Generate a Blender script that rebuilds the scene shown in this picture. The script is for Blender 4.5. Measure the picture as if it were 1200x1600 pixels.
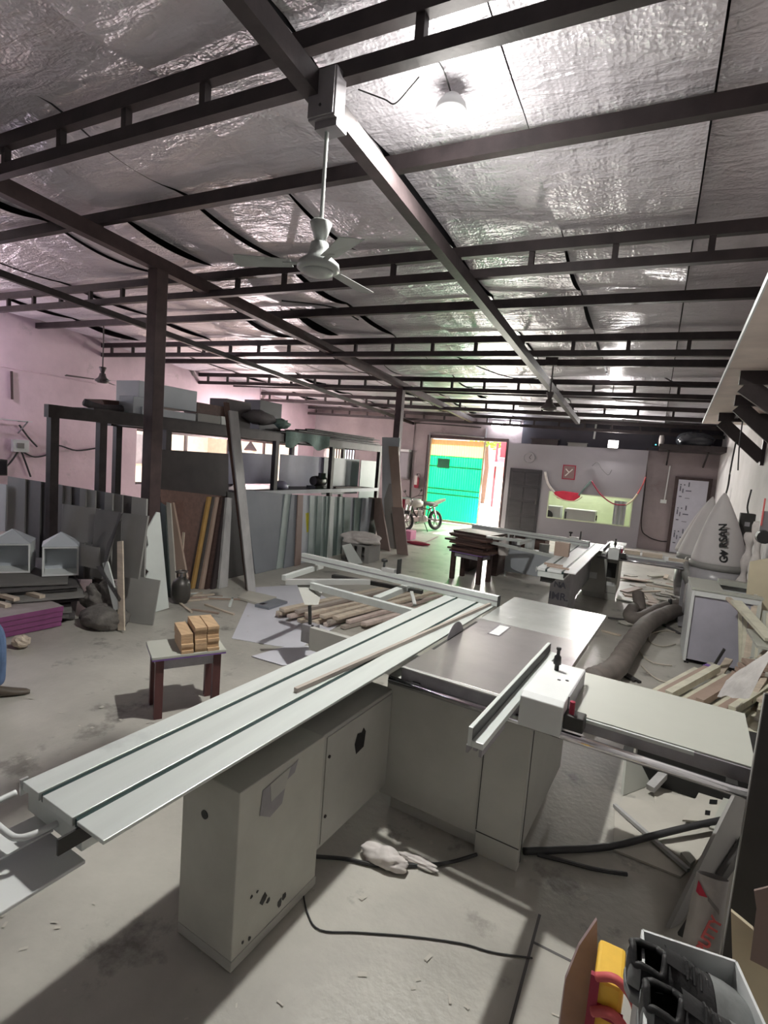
import bpy, bmesh, math, random
from mathutils import Vector as V, Matrix
random.seed(7)
for _o in list(bpy.data.objects): bpy.data.objects.remove(_o)
SC = bpy.context.scene; COL = SC.collection
rad = math.radians; PI = math.pi

# ---------------------------------------------------------------- camera
H = 2.0; FPX = 820.0; PITCH = rad(5.67295); ROLL = rad(4.49663); YAW = rad(26.952)
def _yb(v): return V((v[0]*math.cos(YAW)-v[1]*math.sin(YAW), v[0]*math.sin(YAW)+v[1]*math.cos(YAW), v[2]))
_F = (0, math.cos(PITCH), -math.sin(PITCH)); _R0 = V((1, 0, 0)); _U0 = V((0, math.sin(PITCH), math.cos(PITCH)))
CF = _yb(_F); CR = _yb(math.cos(ROLL)*_R0+math.sin(ROLL)*_U0); CU = _yb(-math.sin(ROLL)*_R0+math.cos(ROLL)*_U0)
CAM = V((0, 0, H))
cd = bpy.data.cameras.new('camera'); cam = bpy.data.objects.new('camera', cd); COL.objects.link(cam)
cd.sensor_fit = 'VERTICAL'; cd.sensor_height = 36; cd.lens = FPX/1600*36; cd.clip_start = .05; cd.clip_end = 400
M4 = Matrix((CR, CU, -CF)).transposed().to_4x4(); M4.translation = CAM; cam.matrix_world = M4
SC.camera = cam
def ray(x, y): return CF+CR*((x-600)/FPX)-CU*((y-800)/FPX)
def P(x, y, X=None, Y=None, z=None):            # point where the line of sight of a pixel meets a plane
    r = ray(x, y)
    t = (z-H)/r.z if z is not None else (X/r.x if X is not None else Y/r.y)
    return CAM+r*t

# ---------------------------------------------------------------- light and exposure
SC.view_settings.view_transform = 'Standard'; SC.view_settings.look = 'None'
SC.view_settings.gamma = 1; SC.view_settings.use_curve_mapping = False
SC.view_settings.exposure = 0.0
SC.cycles.use_denoising = True
SC.cycles.max_bounces = 8; SC.cycles.diffuse_bounces = 4; SC.cycles.glossy_bounces = 4; SC.cycles.transmission_bounces = 6
SC.cycles.sample_clamp_indirect = 6; SC.cycles.caustics_reflective = False; SC.cycles.caustics_refractive = False
W = bpy.data.worlds.new('sky'); SC.world = W; W.use_nodes = True
bg = W.node_tree.nodes['Background']; bg.inputs[0].default_value = (.80, .88, 1, 1); bg.inputs[1].default_value = 3.2
def lamp(name, kind, loc, energy, color=(1, 1, 1), **k):
    d = bpy.data.lights.new(name, kind); d.energy = energy; d.color = color
    aim = k.pop('aim', None)
    for a, b in k.items(): setattr(d, a, b)
    o = bpy.data.objects.new(name, d); COL.objects.link(o); o.location = loc
    if aim is not None: o.rotation_euler = V(aim).to_track_quat('-Z', 'Y').to_euler()
    o['kind'] = 'helper'
    return o
lamp('sun', 'SUN', (-3, 25, 12), 30, (1, .93, .82), angle=rad(.6), aim=(-.10, -.70, -.62))
lamp('gate_daylight', 'AREA', (-4.78, 17.0, 1.45), 300, (1, .96, .86), shape='RECTANGLE', size=.6, size_y=2.7, aim=(-.05, -1, -.45))
# daylight through the left wall opening beside the camera; added fill light behind it
lamp('window_daylight', 'AREA', (-11.9, 3.0, 2.6), 25, (.72, .74, 1), shape='RECTANGLE', size=4.4, size_y=1.6, aim=(1, 0, -.05))
lamp('front_fill', 'AREA', (-4.0, -3.8, 1.3), 7, (.95, .98, 1), shape='RECTANGLE', size=1.8, size_y=2.2, aim=(0, 1, 0))  # soft fill added in front of the closed front wall
# lamps of the left half of the shed: one outside the frame, one behind the rack
LEFT_LAMPS = [((-11.3, 4.6, 3.5), 65, (.95, .82, 1)), ((-11.1, 12.8, 2.5), 420, (1, .86, .86))]
for p_, e_, c_ in LEFT_LAMPS: lamp('left_lamp', 'POINT', V(p_)+V((0, 0, -.12)), e_, c_, shadow_soft_size=.07)

# ---------------------------------------------------------------- materials
MAT = {}
def M(name, col, rough=.6, metal=0, var=.12, sc=6, bump=0, st=(1, 1, 1), bsc=None, spot=None, spec=.5, detail=5, col2=None):
    m = bpy.data.materials.new(name); m.use_nodes = True; nt = m.node_tree; N = nt.nodes; L = nt.links
    b = N['Principled BSDF']; b.inputs['Roughness'].default_value = rough; b.inputs['Metallic'].default_value = metal
    b.inputs['Specular IOR Level'].default_value = spec
    tc = N.new('ShaderNodeTexCoord'); mp = N.new('ShaderNodeMapping'); mp.inputs['Scale'].default_value = st
    L.new(tc.outputs['Object'], mp.inputs[0])
    nz = N.new('ShaderNodeTexNoise'); nz.inputs['Scale'].default_value = sc; nz.inputs['Detail'].default_value = detail; nz.inputs['Roughness'].default_value = .6
    L.new(mp.outputs[0], nz.inputs['Vector'])
    mr = N.new('ShaderNodeMapRange'); mr.inputs[1].default_value = .3; mr.inputs[2].default_value = .7
    L.new(nz.outputs[0], mr.inputs[0])
    mx = N.new('ShaderNodeMix'); mx.data_type = 'RGBA'
    a = [c*(1-var) for c in col]; c2 = col2 if col2 else [min(1, c*(1+var)) for c in col]
    mx.inputs[6].default_value = (*a, 1); mx.inputs[7].default_value = (*c2, 1)
    L.new(mr.outputs[0], mx.inputs[0]); out = mx.outputs[2]
    if spot:
        n2 = N.new('ShaderNodeTexNoise'); n2.inputs['Scale'].default_value = spot[1]; n2.inputs['Detail'].default_value = 8; n2.inputs['Roughness'].default_value = .65
        L.new(tc.outputs['Object'], n2.inputs['Vector'])
        r2 = N.new('ShaderNodeMapRange'); r2.inputs[1].default_value = spot[2]; r2.inputs[2].default_value = spot[2]+.1
        L.new(n2.outputs[0], r2.inputs[0])
        m2 = N.new('ShaderNodeMix'); m2.data_type = 'RGBA'; m2.inputs[7].default_value = (*spot[0], 1)
        L.new(r2.outputs[0], m2.inputs[0]); L.new(out, m2.inputs[6]); out = m2.outputs[2]
    L.new(out, b.inputs['Base Color'])
    if bump:
        bp = N.new('ShaderNodeBump'); bp.inputs['Strength'].default_value = bump; bp.inputs['Distance'].default_value = .02
        n3 = N.new('ShaderNodeTexNoise'); n3.inputs['Scale'].default_value = bsc or sc*4; n3.inputs['Detail'].default_value = 4
        L.new(mp.outputs[0], n3.inputs['Vector']); L.new(n3.outputs[0], bp.inputs['Height']); L.new(bp.outputs[0], b.inputs['Normal'])
    MAT[name] = m; return m
def EM(name, col, s):
    m = bpy.data.materials.new(name); m.use_nodes = True; b = m.node_tree.nodes['Principled BSDF']
    b.inputs['Base Color'].default_value = (*col, 1); b.inputs['Emission Color'].default_value = (*col, 1); b.inputs['Emission Strength'].default_value = s
    MAT[name] = m; return m
def TL(name, col, rough=.5):        # thin translucent corrugated plastic
    m = bpy.data.materials.new(name); m.use_nodes = True; nt = m.node_tree; N = nt.nodes; L = nt.links
    for n in list(N): N.remove(n)
    o = N.new('ShaderNodeOutputMaterial'); t = N.new('ShaderNodeBsdfTranslucent'); d = N.new('ShaderNodeBsdfDiffuse'); g = N.new('ShaderNodeBsdfGlossy')
    t.inputs[0].default_value = (*col, 1); d.inputs[0].default_value = (*col, 1); g.inputs['Roughness'].default_value = .3
    x = N.new('ShaderNodeMixShader'); x.inputs[0].default_value = .35; L.new(t.outputs[0], x.inputs[1]); L.new(d.outputs[0], x.inputs[2])
    y = N.new('ShaderNodeMixShader'); y.inputs[0].default_value = .04; L.new(x.outputs[0], y.inputs[1]); L.new(g.outputs[0], y.inputs[2])
    L.new(y.outputs[0], o.inputs[0]); MAT[name] = m; return m

M('concrete', (.42, .405, .365), .40, var=.24, sc=1.1, bump=.14, bsc=26, spot=((.20, .19, .17), 2.6, .57), detail=10)
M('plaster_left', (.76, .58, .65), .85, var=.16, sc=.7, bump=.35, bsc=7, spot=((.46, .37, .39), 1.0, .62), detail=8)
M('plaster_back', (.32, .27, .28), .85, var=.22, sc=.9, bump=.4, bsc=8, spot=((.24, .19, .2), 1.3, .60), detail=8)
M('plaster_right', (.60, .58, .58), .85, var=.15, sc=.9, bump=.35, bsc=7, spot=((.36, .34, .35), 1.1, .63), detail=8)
M('recess_shade', (.07, .068, .085), .9, var=.1, sc=2)  # near-black colour carries the shade of the recess above the office
M('steel_dark', (.030, .022, .023), .5, .2, var=.35, sc=7, bump=.05)
M('steel_brown', (.060, .038, .038), .55, .2, var=.25, sc=7, bump=.05)
M('steel_grey', (.32, .31, .33), .5, .3, var=.15, sc=8)
M('roof_metal', (.05, .05, .055), .6, .2)
M('machine_paint', (.44, .44, .41), .42, 0, var=.07, sc=3, bump=.03, bsc=40, spot=((.22, .21, .19), 2.2, .66))
M('machine_worn', (.50, .50, .45), .45, 0, var=.1, sc=3, spot=((.10, .095, .09), 3.6, .66))
M('machine_dark', (.035, .035, .034), .5, .2, var=.2)
M('alu', (.66, .70, .68), .36, .25, var=.06, sc=2, st=(6, .4, 1), spot=((.50, .53, .52), 1.3, .63))
M('alu_bright', (.72, .73, .72), .3, .6, var=.06, sc=5)
M('slot', (.02, .045, .045), .5, .2, var=.1)
M('cast_iron', (.36, .34, .34), .32, .75, var=.12, sc=2.2, bump=.02, spot=((.27, .24, .24), 1.6, .6))
M('table_plate', (.55, .57, .55), .25, .55, var=.12, sc=4, spot=((.75, .76, .76), 4.5, .62))
M('chrome', (.80, .80, .82), .12, 1, var=.12, sc=9, bump=.03)
M('white_top', (.44, .45, .405), .45, 0, var=.04, sc=2)
M('white_paint', (.70, .72, .72), .5, 0, var=.06, sc=2)
M('lilac_panel', (.42, .41, .48), .55, 0, var=.1, sc=3, bump=.05)
M('black', (.012, .012, .013), .45, 0, var=.2)
M('rubber', (.02, .02, .021), .8, 0, var=.3, sc=10)
M('cable', (.03, .03, .032), .6, 0)
M('cable_cream', (.55, .50, .43), .6, 0)
M('wood_dark', (.060, .034, .030), .6, 0, var=.3, sc=3, st=(1, 1, 8), bump=.05)
M('wood_brown', (.115, .062, .050), .55, 0, var=.22, sc=2.5, st=(.6, 6, 6))
M('wood_black', (.040, .030, .032), .6, 0, var=.3, sc=3)
M('wood_block', (.48, .33, .20), .6, 0, var=.18, sc=5, st=(1, 5, 8))
M('wood_pale', (.55, .47, .38), .65, 0, var=.18, sc=4, st=(1, 5, 5))
M('wood_scrap', (.60, .58, .47), .65, 0, var=.16, sc=4, st=(2, 2, 2))
M('wood_tan', (.36, .27, .22), .6, 0, var=.15, sc=3, st=(1, 1, .3))
M('wood_grey', (.38, .375, .375), .7, 0, var=.25, sc=5, st=(1, 1, .3), bump=.15)
M('batten_pink', (.58, .48, .44), .65, 0, var=.15, sc=4, st=(1, 5, 5))
M('batten_tan', (.40, .35, .31), .6, 0, var=.1, sc=3)
M('wood_yellow', (.42, .26, .09), .6, 0, var=.15, sc=4)
M('wood_red', (.10, .036, .036), .55, 0, var=.25, sc=6, st=(3, 3, .6))
M('ply_dust', (.48, .46, .41), .7, 0, var=.12, sc=2.5, bump=.05)
M('board_grey', (.21, .205, .195), .6, 0, var=.12, sc=2)
M('board_grey2', (.15, .145, .14), .6, 0, var=.15, sc=2)
M('board_grey3', (.27, .265, .255), .6, 0, var=.1, sc=2)
M('board_dark', (.085, .08, .08), .6, 0, var=.2, sc=3)
M('board_white', (.62, .66, .64), .5, 0, var=.06, sc=3)
M('board_blue', (.20, .215, .245), .45, 0, var=.1, sc=2)
M('board_bluelight', (.44, .47, .51), .5, 0, var=.06, sc=2)
M('board_lilac', (.37, .36, .49), .5, 0, var=.1, sc=2)
M('board_green', (.17, .22, .21), .35, 0, var=.15, sc=3)
M('board_greenlight', (.36, .42, .41), .35, 0, var=.1, sc=3)
M('board_darkgreen', (.03, .045, .042), .5, 0, var=.2)
M('board_cream', (.62, .55, .40), .6, 0, var=.08, sc=3)
M('board_pink', (.36, .27, .27), .55, 0, var=.15, sc=6)
M('board_charcoal', (.035, .033, .032), .5, 0, var=.15)
M('loft_ply', (.70, .60, .55), .6, 0, var=.1, sc=3)
M('brown_lam', (.25, .185, .165), .5, 0, var=.1, sc=3)
M('purple_edge', (.23, .065, .18), .6, 0, var=.15, sc=5)
M('purple_top', (.34, .30, .30), .7, 0, var=.12)
M('sheet_white', (.62, .62, .68), .55, 0, var=.07, sc=1.5, spot=((.42, .42, .47), 2.2, .63))
M('sack', (.14, .13, .12), .9, 0, var=.3, sc=9, bump=.4, bsc=30)
M('sack_white', (.50, .48, .47), .6, 0, var=.12, sc=9, bump=.25, bsc=14)
M('bag_cloth', (.60, .57, .57), .85, 0, var=.07, sc=2, bump=.1, bsc=6)
M('bag_clear', (.40, .39, .41), .3, 0, var=.1)
M('cloth_white', (.62, .58, .56), .9, 0, var=.15, sc=8)
M('cloth_green', (.16, .24, .22), .8, 0, var=.3, sc=4)
M('cloth_dark', (.10, .09, .095), .9, 0, var=.3, sc=5)
M('poly_black', (.03, .033, .04), .18, 0, var=.3, sc=4, bump=.4, bsc=10)
M('denim', (.08, .13, .24), .85, 0, var=.3, sc=6, spot=((.3, .38, .5), 4, .6))
M('skin', (.38, .22, .16), .6, 0)
M('shirt', (.30, .30, .33), .8, 0)
M('hair', (.02, .016, .014), .6, 0)
M('shoe_leather', (.09, .072, .055), .5, 0, var=.25)
M('shoe_black', (.016, .016, .017), .6, 0, var=.4, sc=20, bump=.15, bsc=60)
M('shoe_grey', (.20, .21, .21), .7, 0, var=.3, sc=14)
M('pink', (.62, .22, .36), .6, 0)
M('red', (.60, .03, .07), .6, 0)
M('maroon', (.30, .02, .05), .6, 0)
M('strap_red', (.62, .12, .12), .6, 0)
M('yellow', (.85, .52, .06), .5, 0)
M('yellow_sticker', (.62, .55, .05), .5, 0)
M('purple', (.22, .12, .38), .7, 0)
M('office_wall', (.30, .285, .31), .6, 0, var=.06, sc=1.2)
M('office_inside', (.66, .72, .52), .7, 0, var=.04)
M('door_dark', (.045, .043, .048), .35, 0, var=.2, sc=2, st=(1, 1, 4))
M('door_film', (.58, .58, .66), .4, 0, var=.04)
M('print_grey', (.12, .12, .16), .5, 0)
M('gate_frame', (.62, .50, .36), .55, .1)
M('gate_rail', (.02, .16, .08), .5, 0)
M('ground_out', (.62, .50, .44), .9, 0, var=.12, sc=.6)
M('red_paint', (.85, .10, .13), .6, 0)
M('pink_paint', (.85, .42, .42), .6, 0)
M('leaf', (.30, .42, .06), .7, 0, var=.4, sc=6)
M('trunk', (.2, .14, .1), .9, 0)
M('building_out', (.75, .70, .64), .8, 0)
M('cream_out', (.85, .78, .62), .8, 0)
M('tan_out', (.52, .44, .34), .9, 0)
M('duct', (.19, .165, .15), .7, 0, var=.2, sc=6)
M('duct_tape', (.03, .03, .03), .5, 0)
M('cylinder_grey', (.08, .075, .07), .4, .4)
M('fan_white', (.36, .38, .37), .4, 0, var=.06)
M('fan_dark', (.10, .085, .085), .45, 0)
M('box_grey', (.20, .185, .20), .5, 0)
M('bike_metal', (.35, .32, .30), .3, .8)
M('bike_plastic', (.45, .42, .38), .35, 0)
M('glass_dark', (.03, .03, .035), .08, 0)
M('picture', (.22, .14, .14), .5, 0)
TL('gate_green', (.004, .40, .115)); TL('gate_yellow', (.55, .34, .14))
EM('lamp_glow', (1, .97, .90), 22); EM('tube_glow', (.93, .95, 1), 30); EM('flood_glow', (1, .96, .85), 30); EM('led_blue', (.1, .8, 1), 4)
# foil: bubble foil with creases
def foil():
    m = M('foil', (.78, .745, .80), .36, .42, var=.10, sc=1.5)
    nt = m.node_tree; N = nt.nodes; L = nt.links; b = N['Principled BSDF']
    tc = N.new('ShaderNodeTexCoord')
    vo = N.new('ShaderNodeTexVoronoi'); vo.inputs['Scale'].default_value = 38; L.new(tc.outputs['Object'], vo.inputs[0])
    mp = N.new('ShaderNodeMapping'); mp.inputs['Scale'].default_value = (2.2, 7, 1); L.new(tc.outputs['Object'], mp.inputs[0])
    n1 = N.new('ShaderNodeTexNoise'); n1.inputs['Scale'].default_value = 1.6; n1.inputs['Detail'].default_value = 6; n1.inputs['Distortion'].default_value = .6; L.new(mp.outputs[0], n1.inputs[0])
    mp2 = N.new('ShaderNodeMapping'); mp2.inputs['Scale'].default_value = (3, .5, 1); mp2.inputs['Rotation'].default_value = (0, 0, .2); L.new(tc.outputs['Object'], mp2.inputs[0])
    n2 = N.new('ShaderNodeTexNoise'); n2.inputs['Scale'].default_value = 1.3; n2.inputs['Detail'].default_value = 5; L.new(mp2.outputs[0], n2.inputs[0])
    b1 = N.new('ShaderNodeBump'); b1.inputs['Strength'].default_value = .6; b1.inputs['Distance'].default_value = .008; L.new(vo.outputs[0], b1.inputs['Height'])
    b2 = N.new('ShaderNodeBump'); b2.inputs['Strength'].default_value = .8; b2.inputs['Distance'].default_value = .05; L.new(n1.outputs[0], b2.inputs['Height']); L.new(b1.outputs[0], b2.inputs['Normal'])
    b3 = N.new('ShaderNodeBump'); b3.inputs['Strength'].default_value = .6; b3.inputs['Distance'].default_value = .08; L.new(n2.outputs[0], b3.inputs['Height']); L.new(b2.outputs[0], b3.inputs['Normal'])
    L.new(b3.outputs[0], b.inputs['Normal'])
foil()

# ---------------------------------------------------------------- mesh helpers
class MB:
    def __init__(s): s.v = []; s.f = []
    def add(s, vs, fs):
        n = len(s.v); s.v += [V(v) for v in vs]; s.f += [tuple(i+n for i in f) for f in fs]; return s
    def box(s, x0, x1, y0, y1, z0, z1):
        return s.add([(x0, y0, z0), (x1, y0, z0), (x1, y1, z0), (x0, y1, z0), (x0, y0, z1), (x1, y0, z1), (x1, y1, z1), (x0, y1, z1)],
                     [(3, 2, 1, 0), (4, 5, 6, 7), (0, 1, 5, 4), (1, 2, 6, 5), (2, 3, 7, 6), (3, 0, 4, 7)])
    def prism(s, pts, d):
        pts = [V(p) for p in pts]; d = V(d); n = len(pts)
        nrm = V((0, 0, 0))
        for i in range(n): nrm += (pts[i]-pts[0]).cross(pts[(i+1) % n]-pts[0])
        if nrm.dot(d) > 0: pts = pts[::-1]
        vs = pts+[p+d for p in pts]
        return s.add(vs, [tuple(range(n)), tuple(reversed(range(n, 2*n)))]+[((i+1) % n, i, n+i, n+(i+1) % n) for i in range(n)])
    def bar(s, a, b, w, h, up=(0, 0, 1)):
        a = V(a); b = V(b); d = (b-a).normalized(); up = V(up)
        if abs(d.dot(up)) > .98: up = V((0, 1, 0))
        r = d.cross(up).normalized(); u = r.cross(d).normalized()
        q = [r*(-w/2)+u*(-h/2), r*(w/2)+u*(-h/2), r*(w/2)+u*(h/2), r*(-w/2)+u*(h/2)]
        return s.add([a+p for p in q]+[b+p for p in q], [(0, 1, 2, 3)[::1], (7, 6, 5, 4), (1, 0, 4, 5), (2, 1, 5, 6), (3, 2, 6, 7), (0, 3, 7, 4)])
    def tube(s, pts, r, n=8, cap=True):
        pts = [V(p) for p in pts]; m = len(pts); vs = []; fs = []; ref = V((0, 0, 1))
        for i, p in enumerate(pts):
            d = (pts[min(i+1, m-1)]-pts[max(i-1, 0)]).normalized()
            if abs(d.dot(ref)) > .95: rr = V((1, 0, 0))
            else: rr = ref
            x = d.cross(rr).normalized(); y = x.cross(d).normalized()
            ri = r[i] if isinstance(r, (list, tuple)) else r
            vs += [p+x*(ri*math.cos(2*PI*k/n))+y*(ri*math.sin(2*PI*k/n)) for k in range(n)]
        for i in range(m-1):
            for k in range(n): fs.append((i*n+k, i*n+(k+1) % n, (i+1)*n+(k+1) % n, (i+1)*n+k))
        if cap: fs += [tuple(reversed(range(n))), tuple(range((m-1)*n, m*n))]
        return s.add(vs, fs)
    def lathe(s, prof, c, n=16, ax='z'):
        c = V(c); vs = []; fs = []
        for r, z in prof:
            for k in range(n):
                a = 2*PI*k/n; p = (r*math.cos(a), r*math.sin(a), z)
                if ax == 'x': p = (z, p[0], p[1])
                if ax == 'y': p = (p[0], z, p[1])
                vs.append(c+V(p))
        m = len(prof)
        for i in range(m-1):
            for k in range(n): fs.append((i*n+k, i*n+(k+1) % n, (i+1)*n+(k+1) % n, (i+1)*n+k))
        fs += [tuple(reversed(range(n))), tuple(range((m-1)*n, m*n))]
        return s.add(vs, fs)
    def torus(s, c, R, r, ax='y', n=20, m=8):
        c = V(c); vs = []; fs = []
        for i in range(n):
            a = 2*PI*i/n
            for k in range(m):
                b = 2*PI*k/m; p = ((R+r*math.cos(b))*math.cos(a), r*math.sin(b), (R+r*math.cos(b))*math.sin(a))
                if ax == 'z': p = (p[0], p[2], p[1])
                if ax == 'x': p = (p[1], p[0], p[2])
                vs.append(c+V(p))
        for i in range(n):
            for k in range(m): fs.append((i*m+k, i*m+(k+1) % m, ((i+1) % n)*m+(k+1) % m, ((i+1) % n)*m+k))
        return s.add(vs, fs)
    def grid(s, fn, nu, nv):
        vs = [fn(i/nu, j/nv) for j in range(nv+1) for i in range(nu+1)]
        return s.add(vs, [(j*(nu+1)+i, j*(nu+1)+i+1, (j+1)*(nu+1)+i+1, (j+1)*(nu+1)+i) for j in range(nv) for i in range(nu)])
    def ell(s, c, rx, ry, rz, nz=.0, n=14, m=9, seed=0):
        rnd = random.Random(seed); c = V(c); vs = []; fs = []
        for j in range(m+1):
            t = PI*j/m
            for k in range(n):
                a = 2*PI*k/n; q = 1+rnd.uniform(-nz, nz)
                vs.append(c+V((rx*math.sin(t)*math.cos(a)*q, ry*math.sin(t)*math.sin(a)*q, rz*math.cos(t)*q)))
        for j in range(m):
            for k in range(n): fs.append((j*n+k, (j+1)*n+k, (j+1)*n+(k+1) % n, j*n+(k+1) % n))
        return s.add(vs, fs)
    def xf(s, mtx): s.v = [mtx @ v for v in s.v]; return s
OFF = {}
def link(o, label=None, cat=None, group=None, kind=None):
    if label: o['label'] = label
    if cat: o['category'] = cat
    if group: o['group'] = group
    if kind: o['kind'] = kind
    return o
def build(name, mb, mat, parent=None, bev=0, smooth=False, org=None, kind=None, label=None):
    me = bpy.data.meshes.new(name)
    if parent is not None: off = OFF[parent.name]
    else: off = V(org) if org is not None else V((0, 0, 0))
    me.from_pydata([v-off for v in mb.v], [], mb.f); me.update()
    me.materials.append(MAT[mat])
    if smooth:
        for p in me.polygons: p.use_smooth = True
    o = bpy.data.objects.new(name, me); COL.objects.link(o)
    if parent is not None: o.parent = parent; OFF[o.name] = off
    else: o.location = off; OFF[o.name] = off
    if bev:
        b = o.modifiers.new('bevel', 'BEVEL'); b.width = bev; b.segments = 2; b.limit_method = 'ANGLE'; b.angle_limit = rad(40)
    if kind: o['kind'] = kind
    if label: o['label'] = label
    return o
def thing(name, label, cat, loc, group=None):
    o = bpy.data.objects.new(name, None); COL.objects.link(o); o.location = V(loc); o.empty_display_size = .1
    OFF[o.name] = V(loc); return link(o, label, cat, group)
def single(name, mb, mat, label, cat, group=None, **k):
    lo = [min(v[i] for v in mb.v) for i in range(3)]; hi = [max(v[i] for v in mb.v) for i in range(3)]
    return link(build(name, mb, mat, org=((lo[0]+hi[0])/2, (lo[1]+hi[1])/2, lo[2]), **k), label, cat, group)
def struct(name, mb, mat, parent=None, **k):
    o = build(name, mb, mat, parent, **k); o['kind'] = 'structure'; return o
def text(name, s, size, mat, parent, mtx, ext=.002, bold=.0, sx=1.0):
    c = bpy.data.curves.new(name, 'FONT'); c.body = s; c.size = size; c.extrude = ext; c.offset = bold; c.align_x = 'CENTER'; c.align_y = 'CENTER'; c.resolution_u = 3
    o = bpy.data.objects.new(name, c); COL.objects.link(o); c.materials.append(MAT[mat]); o.parent = parent
    m = mtx.copy(); m.translation -= OFF[parent.name]; o.matrix_local = m @ Matrix.Diagonal((sx, 1, 1, 1)); return o
def frame(o, x, y, z):
    m = Matrix((V(x).normalized(), V(y).normalized(), V(z).normalized())).transposed().to_4x4(); m.translation = V(o); return m
def leanplane(A, B, deg):
    A = V((A[0], A[1], 0)); B = V((B[0], B[1], 0)); d = (B-A).normalized(); n = V((-d.y, d.x, 0))
    if n.dot((A+B)/2) < 0: n = -n
    u = V((0, 0, math.cos(rad(deg))))+n*math.sin(rad(deg)); return A, d, u, n
def leanpts(A, B, deg, px):
    A, d, u, n = leanplane(A, B, deg); N = d.cross(u); out = []
    for x, y in px:
        r = ray(x, y); t = (A-CAM).dot(N)/r.dot(N); p = CAM+r*t
        if p.z < .004: p = p+u*((.004-p.z)/u.z)
        out.append(p)
    N = N.normalized()
    if N.dot((A-CAM)) < 0: N = -N
    return out, N
def board(name, A, B, deg, px, th, mat, label, cat='board', group=None):
    pts, N = leanpts(A, B, deg, px)
    return single(name, MB().prism(pts, N*th), mat, label, cat, group)
def smoothnoise(seed):
    r = random.Random(seed); a = [(r.uniform(-1, 1), r.uniform(-1, 1), r.uniform(0, 6)) for _ in range(5)]
    return lambda x, y, f=1: sum(math.sin((p[0]*x+p[1]*y)*f*(1+.6*i)+p[2])/(1+.5*i) for i, p in enumerate(a))/2.5

# ================================================================ STRUCTURE
XL, XR, YB, YF = -12.0, 1.5, 17.1, -4.0
def zl(X, Y): return 4.23-.0495*Y-.018*(X+5.1)      # lower chord line of the roof trusses
def zu(X, Y): return zl(X, Y)+.22                   # upper chord line
mb = MB().box(XL-.2, XR+.2, YF-.2, YB+.25, -.12, 0)
struct('floor', mb, 'concrete')
struct('ground_outside', MB().box(-60, 40, YB+.25, 90, -.14, -.01).box(-60, XL-.2, -20, YB+.25, -.14, -.01), 'ground_out')
def wallbox(mb, ax, c0, c1, lo, hi, holes, top):     # wall along an axis with rectangular holes (a0,a1,z0,z1)
    ed = sorted({lo, hi, *[h[0] for h in holes], *[h[1] for h in holes]})
    for a, b in zip(ed, ed[1:]):
        hs = sorted([h for h in holes if h[0] <= a and h[1] >= b], key=lambda h: h[2]); z = 0
        for h in hs+[None]:
            z1 = h[2] if h else None
            if z1 is None or z1 > z:
                ta = top(a) if z1 is None else z1; tb = top(b) if z1 is None else z1
                if ax == 'y': vs = [(c0, a, z), (c1, a, z), (c1, b, z), (c0, b, z), (c0, a, ta), (c1, a, ta), (c1, b, tb), (c0, b, tb)]
                else: vs = [(a, c0, z), (b, c0, z), (b, c1, z), (a, c1, z), (a, c0, ta), (b, c0, tb), (b, c1, tb), (a, c1, ta)]
                mb.add(vs, [(3, 2, 1, 0), (4, 5, 6, 7), (0, 1, 5, 4), (1, 2, 6, 5), (2, 3, 7, 6), (3, 0, 4, 7)])
            if h: z = h[3]
    return mb
struct('wall_left', wallbox(MB(), 'y', XL-.2, XL, YF, YB, [(.9, 5.1, 1.8, 3.4), (9.2, 16.1, .85, 2.3)], lambda y: zu(XL, y)+.195), 'plaster_left')
GX0, GX1, GZ = -7.08, -4.42, 2.88
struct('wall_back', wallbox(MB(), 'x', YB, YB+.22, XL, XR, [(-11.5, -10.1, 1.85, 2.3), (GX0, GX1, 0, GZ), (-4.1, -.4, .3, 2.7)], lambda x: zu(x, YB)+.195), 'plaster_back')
struct('wall_right', wallbox(MB(), 'y', XR, XR+.2, YF, YB, [], lambda y: zu(XR, y)+.195), 'plaster_right')
struct('wall_front', wallbox(MB(), 'x', YF-.2, YF, XL, XR, [], lambda x: zu(x, YF)+.195), 'plaster_right')
# window bars of the long opening and the vent grille
w1 = struct('window_1', MB().box(XL-.14, XL-.08, 9.2, 16.1, .85, .91).box(XL-.14, XL-.08, 9.2, 16.1, 2.24, 2.3), 'steel_brown')
for y in (10.9, 12.6, 14.3): struct('window_mullion', MB().box(XL-.14, XL-.08, y-.04, y+.04, .91, 2.24), 'steel_brown', w1)
w2 = struct('window_2', MB().box(-11.5, -10.1, YB+.08, YB+.12, 1.85, 1.89).box(-11.5, -10.1, YB+.08, YB+.12, 2.26, 2.3), 'steel_brown')
for i in range(9): struct('window_bar', MB().box(-11.12+.115*i, -11.07+.115*i, YB+.08, YB+.11, 1.89, 2.26), 'steel_brown', w2)
w3 = struct('window_3', MB().box(XL-.14, XL-.08, .9, 5.1, 1.8, 1.86).box(XL-.14, XL-.08, .9, 5.1, 3.34, 3.4), 'steel_brown')
for y in (2.3, 3.7): struct('window_mullion', MB().box(XL-.14, XL-.08, y-.03, y+.03, 1.86, 3.34), 'steel_brown', w3)
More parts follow.
